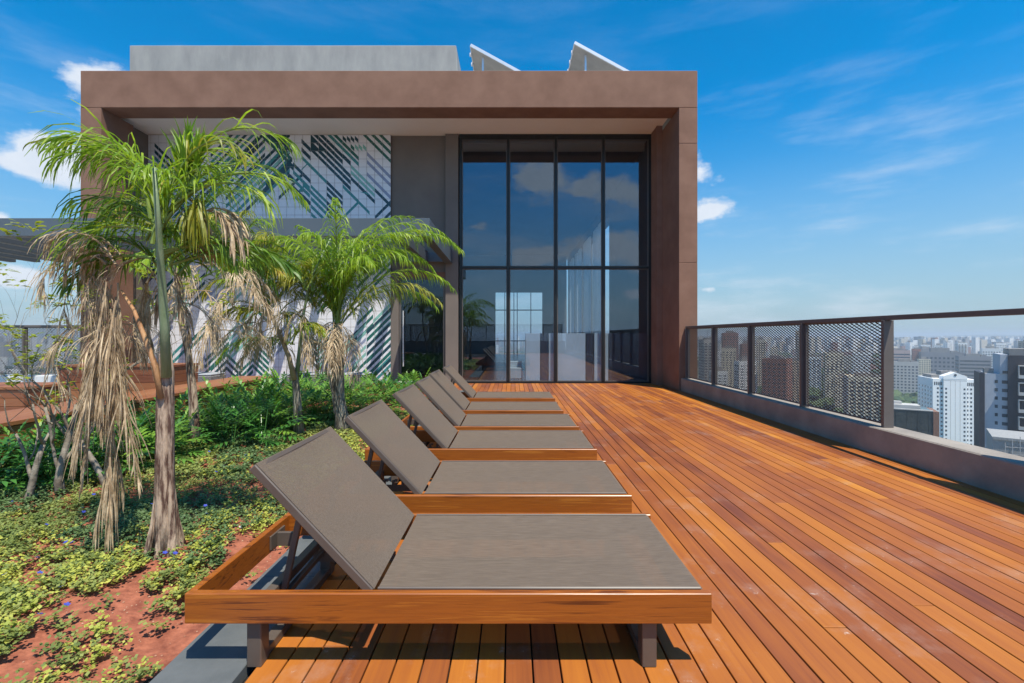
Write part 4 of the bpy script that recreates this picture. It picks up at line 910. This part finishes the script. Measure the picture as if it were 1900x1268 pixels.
for px_, py_ in ((22, 937), (87, 980), (122, 1013), (134, 1013), (69, 1042), (8, 1074), (74, 1071), (114, 1097), (124, 1131), (75, 1149), (151, 948), (155, 956), (282, 941), (381, 944), (383, 959), (306, 1033), (325, 1034), (398, 857), (401, 880), (416, 868), (388, 842), (372, 894), (378, 826), (174, 923), (456, 849)):
    y = CAM_H * F / (py_ - 623); y *= .95
    link('blue_flower', flm, None, loc=((px_ - 950) / F * y, y, .085), rot=(R(-25), 0, px_), scale=(.85,) * 3, label='tiny blue flower dotted among the ground cover', cat='flower', group='blue flowers in the ground cover')
q = MB(); rgp = random.Random(31)
for k in range(1600):
    x, y = rgp.uniform(-3.4, -1.36), rgp.uniform(1.3, 4.2); r = rgp.uniform(.002, .007); z = soil_z(x, y) + r * .3; n = len(q.v)
    q.v += [(x + r, y, z), (x, y + r, z), (x - r, y, z), (x, y - r, z), (x, y, z + r * .8), (x, y, z - r)]
    for f in ((0, 1, 4), (1, 2, 4), (2, 3, 4), (3, 0, 4), (1, 0, 5), (2, 1, 5), (3, 2, 5), (0, 3, 5)): q.f.append(tuple(n + i for i in f)); q.m.append(0)
q.build('soil_crumbs', mat('soil_crumb', (.3, .12, .07), .9, col2=(.5, .3, .2), nscale=30), kind='stuff', label='crumbs of red earth and grit on the bed', cat='soil crumbs')
for px_, py_, s in ((448, 982, .018), (498, 826, .03), (12, 1172, .014)):
    y = CAM_H * F / (py_ - 623); q = MB()
    bm = bmesh.new(); bmesh.ops.create_icosphere(bm, subdivisions=2, radius=s)
    for v in bm.verts: v.co *= 1 + .35 * mnoise.noise(v.co * 40); v.co.z *= .55
    me = bpy.data.meshes.new('pebble'); bm.to_mesh(me); bm.free(); me.materials.append(M['stone'])
    x = (px_ - 950) / F * y
    link('pebble', me, None, loc=(x, y, soil_z(x, y) + s * .4), label={448: 'white stone chip beside the head rail of the nearest lounger', 498: 'white stone behind the nearest lounger backrest', 12: 'small pale stone at the left edge of the bed'}[px_], cat='stone')

# ------------------------------------------------------------------ the city
def objcol(name, rough=.7, win=False):
    m = bpy.data.materials.new(name); m.use_nodes = True; t = m.node_tree; b = t.nodes['Principled BSDF']; oi = t.nodes.new('ShaderNodeObjectInfo')
    n = t.nodes.new('ShaderNodeTexNoise'); n.inputs['Scale'].default_value = .15; n.inputs['Detail'].default_value = 6; c = t.nodes.new('ShaderNodeTexCoord'); t.links.new(c.outputs['Object'], n.inputs[0])
    mr = t.nodes.new('ShaderNodeMapRange'); mr.inputs[3].default_value = .82; mr.inputs[4].default_value = 1.12; t.links.new(n.outputs[0], mr.inputs[0])
    mx = t.nodes.new('ShaderNodeVectorMath'); mx.operation = 'SCALE'; t.links.new(oi.outputs['Color'], mx.inputs[0]); t.links.new(mr.outputs[0], mx.inputs[3]); t.links.new(mx.outputs[0], b.inputs['Base Color']); b.inputs['Roughness'].default_value = rough
    return m
M['city'] = objcol('city_facade'); M['citywin'] = mat('city_window_glass', (.03, .04, .05), .15, col2=(.09, .11, .13), nscale=.4)
M['citytrim'] = mat('city_balcony_concrete', (.45, .43, .4), .8, col2=(.55, .53, .5), nscale=.3)
M['cityroof'] = mat('city_roof', (.2, .19, .18), .9, col2=(.3, .28, .26), nscale=.3)
def block_proto(seed, w_, d_, h):
    rg = random.Random(seed); body = MB(); body.box(-w_ / 2, w_ / 2, -d_ / 2, d_ / 2, 0, h); body.box(-w_ / 2, w_ / 2, -d_ / 2, -d_ / 2 + .4, h, h + 1.1); body.box(-w_ / 2, w_ / 2, d_ / 2 - .4, d_ / 2, h, h + 1.1)
    body.box(-w_ / 2, -w_ / 2 + .4, -d_ / 2 + .4, d_ / 2 - .4, h, h + 1.1); body.box(w_ / 2 - .4, w_ / 2, -d_ / 2 + .4, d_ / 2 - .4, h, h + 1.1)
    win = MB(); tr = MB(); nf = int(h / 3.1); st = rg.choice(('grid', 'grid', 'band', 'bay', 'balc'))
    for f in range(nf):
        z = 1.2 + f * 3.1
        for face in range(4):
            Wd = w_ if face % 2 == 0 else d_; dp = (d_ if face % 2 == 0 else w_) / 2
            def put_(u0, u1, z0, z1, o0, o1, q):
                if face == 0: q.box(u0, u1, -dp - o1, -dp - o0, z0, z1)
                elif face == 2: q.box(u0, u1, dp + o0, dp + o1, z0, z1)
                elif face == 1: q.box(dp + o0, dp + o1, u0, u1, z0, z1)
                else: q.box(-dp - o1, -dp - o0, u0, u1, z0, z1)
            if st == 'band': put_(-Wd / 2 + .8, Wd / 2 - .8, z, z + 1.4, -.1, .05, win)
            else:
                n = max(2, int(Wd / (3.4 if st == 'grid' else 4.6))); pt = Wd / n
                for k in range(n):
                    u = -Wd / 2 + (k + .5) * pt
                    if st == 'grid' and face % 2 and k % 2: continue
                    put_(u - pt * .27, u + pt * .27, z, z + 1.45, -.1, .05, win)
                    if st == 'balc' and face % 2 == 0: put_(u - pt * .42, u + pt * .42, z - .95, z - .05, .0, 1.2, tr)
                if st == 'bay' and f == 0:
                    for k in range(n + 1): put_(-Wd / 2 + k * pt - .25, -Wd / 2 + k * pt + .25, 0, h - .3, .0, .45, tr)
    rf = MB(); rf.box(-w_ * .25, w_ * .2, -d_ * .22, d_ * .25, h, h + rg.uniform(3, 6)); rf.box(w_ * .22, w_ * .38, -d_ * .3, 0, h, h + 2.2); rf.bar((0, 0, h + 3), (0, 0, h + rg.uniform(8, 13)), .25, .25)
    return [('walls', body.mesh('walls', M['city'])), ('windows', win.mesh('windows', M['citywin'])), ('roof', rf.mesh('roof', M['cityroof']))] + ([('balconies', tr.mesh('balconies', M['citytrim']))] if tr.v else [])
protos_b = []
for s, (w_, d_, h) in enumerate([(18, 14, 62), (15, 15, 74), (22, 13, 52), (26, 16, 40), (14, 18, 80), (30, 14, 30), (20, 20, 58), (16, 12, 68), (34, 18, 24), (24, 24, 46)]): protos_b.append(((w_, d_, h), block_proto(s * 7 + 1, w_, d_, h)))
COLS = [((.80, .79, .76), 'white'), ((.66, .58, .44), 'cream'), ((.48, .45, .42), 'light grey'), ((.30, .13, .09), 'brick red'), ((.25, .24, .25), 'dark grey'), ((.45, .35, .25), 'sandy'), ((.55, .38, .33), 'pinkish'), ((.38, .43, .47), 'blue grey')]
def city_block(x, y, pi, col, rz, sc_, lab, grp=None, parts=True):
    (w_, d_, h), ms = protos_b[pi]; t = empty('city_building', (x, y, GZ), rz, label=lab, cat='building', group=grp); t.scale = sc_
    for nm, me in ms:
        o = link(nm, me, t); o.color = (*col, 1)
        if nm in ('windows', 'balconies'): o['kind'] = 'stuff'
    return t
rg = random.Random(77); placed = []
def hgt(pi): return protos_b[pi][0][2]
# named mid-distance buildings seen through and beside the railing: px centre, roof y, distance, proto, colour, label
for px_, ry, Y, pi, cl, rz, wsc, lab in (
    (1313, 632, 330, 4, 2, .2, 1.0, 'light grey tower just right of the brown pillar behind the first mesh panel'),
    (1333, 690, 260, 7, 0, .1, .8, 'white tower low behind the post between first and second mesh panels'),
    (1354, 620, 520, 6, 3, 0, 1.2, 'dark brick tower rising highest behind the second mesh panel'),
    (1352, 648, 340, 1, 1, -.1, 1.0, 'cream tower behind the second mesh panel below the brick one'),
    (1383, 672, 280, 7, 0, .2, 1.0, 'white apartment block at the right of the second mesh panel'),
    (1386, 640, 420, 0, 3, .1, .9, 'red-brown tower at the right of the second mesh panel'),
    (1412, 632, 430, 1, 1, .1, .8, 'tall cream tower at the left of the third mesh panel'),
    (1442, 668, 270, 6, 3, -.15, 1.0, 'broad brick-red tower in the middle of the third mesh panel'),
    (1470, 672, 300, 0, 5, .2, 1.0, 'sandy apartment tower right of the brick-red tower'),
    (1487, 616, 430, 4, 5, 0, 1.0, 'tall brown tower behind the post of the fourth mesh panel'),
    (1510, 664, 400, 7, 0, 0, 1.0, 'white tower at the left of the largest mesh panel'),
    (1546, 656, 330, 1, 1, .15, 1.1, 'cream high-rise in the middle of the largest mesh panel'),
    (1562, 700, 300, 0, 1, .1, .7, 'lower cream block attached right of the cream high-rise'),
    (1605, 700, 250, 9, 1, .1, 1.1, 'wide beige block at the right of the largest mesh panel'),
    (1598, 655, 560, 3, 0, .05, 1.0, 'pale block above the beige one in the largest mesh panel'),
    (1668, 652, 900, 5, 6, 0, 1.1, 'pink block just right of the wide grey post'),
    (1700, 649, 830, 2, 3, .1, .55, 'orange-red block left of the white hotel roof'),
    (1716, 641, 1000, 7, 0, .1, 1.0, 'white rounded tower above the orange-red block'),
    (1741, 642, 1000, 7, 0, -.1, .9, 'white tower right of the rounded one'),
    (1783, 637, 930, 4, 0, .1, 1.0, 'tall narrow white tower above the right half of the hotel'),
    (1678, 673, 600, 3, 2, .05, 1.0, 'grey block with white corner piers beside the wide grey post'),
    (1714, 668, 640, 0, 1, .1, .7, 'pale tower with a red edge behind the hotel roof'),
    (1745, 656, 800, 8, 4, 0, 1.6, 'long dark office block behind the hotel roof'),
    (1805, 663, 700, 5, 4, .1, 1.2, 'dark wide block right of the hotel'),
    (1838, 648, 900, 3, 0, 0, 1.0, 'white wide block above the black and white tower'),
    (1856, 638, 1100, 2, 0, .1, .8, 'white slab tower behind the black and white tower'),
    (1885, 668, 420, 9, 0, .1, 1.0, 'white stepped block behind the black and white tower')):
    if Y < 600: Y *= 1.55
    H = GZ * -1 + CAM_H - (ry - 623) / F * Y; x = (px_ - 950) / F * Y; h0 = hgt(pi); placed.append((x, Y))
    city_block(x, Y, pi, COLS[cl][0], rz - (.62 if px_ > 1400 else .3), (wsc, wsc, H / h0), lab)
# random spread, farther out
cnt = 0; tries = 0
def spread(n, lo, hi, ylo, yhi, side):
    global cnt
    c = 0; tr_ = 0
    while c < n and tr_ < 9000:
        tr_ += 1; Y = ylo * (yhi / ylo) ** rg.random(); x = rg.uniform(lo, hi) * Y
        md = 26 + Y * .012
        if any(abs(x - a) < md and abs(Y - b) < md * 1.3 for a, b in placed): continue
        px_ = 950 + F * x / Y
        if Y < 800 and 1655 < px_ < 1850: continue
        pi = rg.randrange(len(protos_b)); ci = rg.choices(range(8), (9, 6, 3, 2, 1, 4, 2, 2))[0]; H = rg.uniform(.25, 1.0)
        if Y < 700: H *= .62
        placed.append((x, Y)); c += 1
        far = 'hazy far-off' if Y > 1800 else 'mid-distance'
        tall = ('low', 'mid-rise', 'tall')[min(2, int(hgt(pi) * H / 24))]
        if 'right' in side:
            where = ('hidden behind the right pillar' if px_ < 1297 else 'behind the first mesh panel' if px_ < 1325 else 'behind the second mesh panel' if px_ < 1392 else 'behind the third mesh panel' if px_ < 1493 else
                     'behind the fourth, largest mesh panel' if px_ < 1650 else 'above the white hotel in the open bay' if px_ < 1820 else 'above the black and white tower in the open bay')
        else: where = 'behind the left railing'
        city_block(x, Y, pi, COLS[ci][0], rg.uniform(-.7, .3), (1, 1, H), f'{far} {tall} {COLS[ci][1]} block {where}', f'{far} {tall} {COLS[ci][1]} blocks {where}')
spread(215, .38, 1.2, 560, 5200, 'beyond the right railing')
spread(45, -1.25, -.93, 250, 3500, 'beyond the left railing')
for (x, Y) in ((-60, -260), (90, -320), (170, -240), (-150, -420), (40, -520), (260, -420)):
    city_block(x, Y, rg.randrange(8), rg.choice(COLS)[0], rg.uniform(-.4, .4), (1, 1, 1.0 if Y < -300 else .9), 'city tower behind the viewer', 'towers behind the viewer')
# the far mass
def far_mass():
    r2 = np.random.default_rng(9); n = 4200; V = []; Fa = []; MI = []
    th = np.concatenate([r2.uniform(.33, .95, n), r2.uniform(-.95, -.72, 500), r2.uniform(-.72, .33, 350)]); rr = 2000 * (7800 / 2000) ** r2.random(len(th))
    for a, d in zip(th, rr):
        x, y = math.sin(a) * d, math.cos(a) * d; w_, dd = r2.uniform(8, 19, 2); h = r2.uniform(10, 40) if r2.random() < .6 else r2.uniform(40, 84)
        n0 = len(V); V += [(x + i * w_ / 2, y + j * dd / 2, GZ + k * h) for k in (0, 1) for j in (-1, 1) for i in (-1, 1)]
        for f in ((4, 5, 7, 6), (0, 1, 5, 4), (2, 6, 7, 3), (0, 4, 6, 2), (1, 3, 7, 5)): Fa.append(tuple(n0 + i for i in f))
        MI += [int(r2.choice(5, p=(.36, .22, .2, .1, .12)))] * 5
    cm_ = [mat('far_' + nme, c_, .8, col2=tuple(v * .75 for v in c_), nscale=.35, detail=1) for nme, c_ in (('white', (.82, .81, .79)), ('cream', (.6, .53, .42)), ('grey', (.36, .36, .37)), ('brick', (.3, .14, .1)), ('blue', (.24, .29, .33)))]
    link('distant_city', npmesh('distant_city', V, Fa, cm_, MI), label='mass of far-off city buildings fading into haze', cat='skyline', kind='stuff')
far_mass()
# trees between the blocks
def canopy():
    r2 = random.Random(12); bm = bmesh.new(); bmesh.ops.create_icosphere(bm, subdivisions=2, radius=1); base = np.array([v.co[:] for v in bm.verts]); fc = np.array([[v.index for v in f.verts] for f in bm.faces]); bm.free()
    V = []; Fa = []; MI = []; tot = 0
    for k in range(2600):
        Y = 300 * (4200 / 300) ** r2.random(); s = r2.choices((1, -1), (5, 1))[0]; x = (r2.uniform(.36, 1.25) if s > 0 else r2.uniform(-1.3, -.9)) * Y
        if mnoise.noise(Vector((x * .004, Y * .004, 0))) < -.05: continue
        r = r2.uniform(4, 8) * (1 + Y / 2500); ph = r2.uniform(0, 50)
        nz = np.array([mnoise.noise(Vector(v * 1.9) + Vector((ph, 0, 0))) for v in base]); p = base * (1 + .55 * nz)[:, None] * r * np.array([1, 1, .75]) + np.array([x, Y, GZ + r * .9 + 3])
        V.append(p); Fa.append(fc + tot); tot += len(base); MI += [r2.randrange(3)] * len(fc)
    ms = [mat('city_tree_' + a, c_, .9, col2=tuple(v * 1.9 for v in c_), nscale=.6, detail=6, bump=1, bscale=.8) for a, c_ in (('dark', (.02, .042, .014)), ('mid', (.03, .058, .018)), ('olive', (.045, .07, .022)))]
    link('city_trees', npmesh('city_trees', np.concatenate(V), np.concatenate(Fa), ms, MI), label='tree crowns massed between the city blocks', cat='trees', kind='stuff')
canopy()
# white hotel with a gable top
def hotel():
    Y = 325.0; X = (1771 - 950) / F * Y; t = empty('hotel_tower', (X, Y, GZ), R(-24), label='white hotel tower with gabled top, round emblem and small square windows', cat='building')
    wh = mat('hotel_white', (.88, .88, .87), .7, col2=(.9, .9, .89), nscale=.2); top = -GZ + CAM_H - (704 - 623) / F * Y; W = 24; D = 27
    q = MB(); q.box(-W / 2, W / 2, 0, D, 0, top); q.box(-6.4, 6.4, -1.2, 0, 0, top + 1)
    n = len(q.v); q.v += [(-6.5, -1.3, top), (6.5, -1.3, top), (6.5, 6, top), (-6.5, 6, top), (0, -1.3, top + 5), (0, 6, top + 5), (-6.5, -1.3, top + 2.0), (6.5, -1.3, top + 2.0), (-6.5, 6, top + 2.0), (6.5, 6, top + 2.0)]
    for f in ((0, 1, 7, 4, 6), (2, 3, 8, 5, 9), (0, 6, 8, 3), (1, 2, 9, 7), (4, 7, 9, 5), (6, 4, 5, 8)): q.f.append(tuple(n + i for i in f)); q.m.append(0)
    q.build('walls', wh, t)
    q = MB()
    for f in range(24):
        z = top - 7.5 - f * 3.0
        for u in (-9.2, -7.1, -5.0, 5.0, 7.0, 9.0):
            q.box(u - .5, u + .5, -.06 if abs(u) > 6.4 else -1.26, .1, z, z + 1.3)
        for v in (3, 8, 13, 18, 24): q.box(-W / 2 - .06, -W / 2 + .1, v - .6, v + .6, z, z + 1.35)
    for u in (-11, -10, -9, -8, -7.1, 7.1, 8, 9, 10, 11): q.box(u - .3, u + .3, -.06, .1, top - 4.6, top - 2.2)
    q.build('windows', M['citywin'], t, kind='stuff')
    q = MB(); q.tube([(0, -1.32, top + 3.1), (0, -1.55, top + 3.1)], [.75, .75], 16); q.build('round_emblem', M['citywin'], t)
    q = MB()
    for u in (-2.6, 0, 2.6): q.box(u - .08, u + .12, -1.24, -1.2, 4, top - 1)
    q.box(-6.3, 6.3, -1.25, -1.2, top - 1.1, top - .8); q.build('facade_joint', M['citytrim'], t)
    q = MB(); q.box(-W / 2 + 2, W / 2 - 2, 8, D - 3, top, top + 2.2); q.box(-4, 5, 10, 18, top + 2.2, top + 5); q.build('roof', M['cityroof'], t)
hotel()
def bw_tower():
    Y = 170.0; x0 = (1817 - 950) / F * Y; t = empty('black_white_tower', (x0, Y, GZ), R(-40), label='dark and white apartment tower with balconies at the right edge', cat='building')
    top = -GZ + CAM_H - (657 - 623) / F * Y; wh = mat('tower_white', (.40, .42, .46), .75, col2=(.46, .48, .52), nscale=.3); dk = mat('tower_charcoal', (.035, .033, .04), .6, col2=(.045, .042, .05), nscale=.3)
    q = MB(); q.box(1.4, 7.2, 0, 16, 0, top - 7.2); q.box(5.3, 7.2, -.3, 16, top - 7.2, top); q.build('walls', wh, t)
    q = MB(); q.box(7.21, 34, -.9, 18, 0, top - .3); q.box(0, 1.39, -.4, 15, 0, top - 7.0); q.build('dark_walls', dk, t)
    q = MB()
    for f in range(22):
        z = top - 10.6 - f * 3.05; q.box(4.0, 4.75, -.07, .1, z, z + 1.2); q.box(5.8, 7.2, -.37 if z > top - 7 else -.07, .1, z - .1, z + 1.1)
    q.box(5.9, 7.2, -.37, -.2, top - 7, top - 6)
    for f in range(11): q.box(11.6, 33, -.97, -.8, top - 8 - f * 6.1, top - 4.4 - f * 6.1)
    q.build('windows', M['citywin'], t, kind='stuff')
    q = MB()
    for f in range(11):
        z = top - 8.4 - f * 6.1; q.box(9.6, 34, -2.6, -.91, z, z + .3); q.box(9.6, 34, -2.6, -2.45, z + .3, z + 1.2); q.box(9.6, 9.8, -2.45, -.91, z + .3, z + 1.2); q.box(9.6, 9.8, -2.5, -.91, z + 1.2, z + 4.3); q.box(16.6, 16.8, -2.4, -.91, z + .3, z + 4.3); q.box(9.6, 24, -2.6, -.91, z + 4.3, z + 4.6)
    q.build('balconies', M['citytrim'], t, kind='stuff')
    q = MB(); q.box(1.5, 4, 2, 2.2, top - 7.2, top - 5.4); q.box(1.5, 1.7, 2.2, 6, top - 7.2, top - 5.4); q.box(8, 24, 3, 15, top - .3, top + 2); q.build('roof', M['cityroof'], t)
bw_tower()
def dark_block():
    Y = 235.0; x0 = (1640 - 950) / F * Y; t = empty('black_glass_block', (x0, Y, GZ), R(-32), label='low black glass block with brown end pier below the hotel', cat='building'); top = -GZ + CAM_H - (758 - 623) / F * Y
    gl = mat('block_dark_glass', (.05, .06, .06), .08, metal=.3, col2=(.1, .11, .1), nscale=.25)
    q = MB(); q.box(0, 19, 0, 15, 0, top); q.build('walls', gl, t)
    q = MB(); q.box(19.02, 21.2, -.4, 15, 0, top); q.build('end_pier', M['brown'], t)
    q = MB(); q.box(-.3, 19, -.3, 1, top, top + .5); q.box(3, 15, 4, 12, top, top + 2.0); q.box(5, 8, 6, 9, top + 2.0, top + 3.4); q.build('roof', M['citytrim'], t)
    q = MB()
    for k in range(5): q.box(k * 4.2 - .06 + .5, k * 4.2 + .06 + .5, -.08, .02, 0, top)
    for k in range(22): q.box(0, 19, -.06, .015, top - 3.1 * k - .05, top - 3.1 * k + .05)
    q.build('window_joints', M['mullion'], t, kind='stuff')
    Y = 120; x0 = (1842 - 950) / F * Y; t = empty('rooftop_plant_room', (x0, Y, GZ), R(-42), label='grey rooftop plant room with pipes at the lower right edge', cat='building'); top = -GZ + CAM_H - (812 - 623) / F * Y
    q = MB(); q.box(0, 24, 0, 16, 0, top); q.box(0, 24, -.3, 0, top - .4, top + .3); q.build('walls', M['concrete'], t)
    q = MB()
    for k in range(7): q.bar((2.2 + k * 1.3, -.5, top - 8), (2.2 + k * 1.3, -.5, top - 1 + (k % 3)), .12, .12)
    q.bar((2.2, -.5, top - 2), (11, -.5, top - 1.5), .12, .12); q.bar((2.2, -.5, top - 4), (11, -.5, top - 3), .12, .12); q.build('pipes', M['citytrim'], t, kind='stuff')
    q = MB(); q.bar((20, 4, top), (20, 4, top + 14), .25, .25); q.build('mast', M['citytrim'], t)
dark_block()

# ------------------------------------------------------------------ haze
hm = bpy.data.materials.new('haze_air'); hm.use_nodes = True; t = hm.node_tree; t.nodes.clear()
pv = t.nodes.new('ShaderNodeVolumePrincipled'); pv.inputs['Color'].default_value = (.80, .90, 1, 1); pv.inputs['Density'].default_value = .00024; pv.inputs['Anisotropy'].default_value = .1
om = t.nodes.new('ShaderNodeOutputMaterial'); t.links.new(pv.outputs[0], om.inputs['Volume'])
q = MB(); q.box(-13000, 13000, -13000, 13000, GZ - 1.5, 40); hz_o = q.build('haze', hm, kind='stuff')
sc.cycles.volume_max_steps = 64
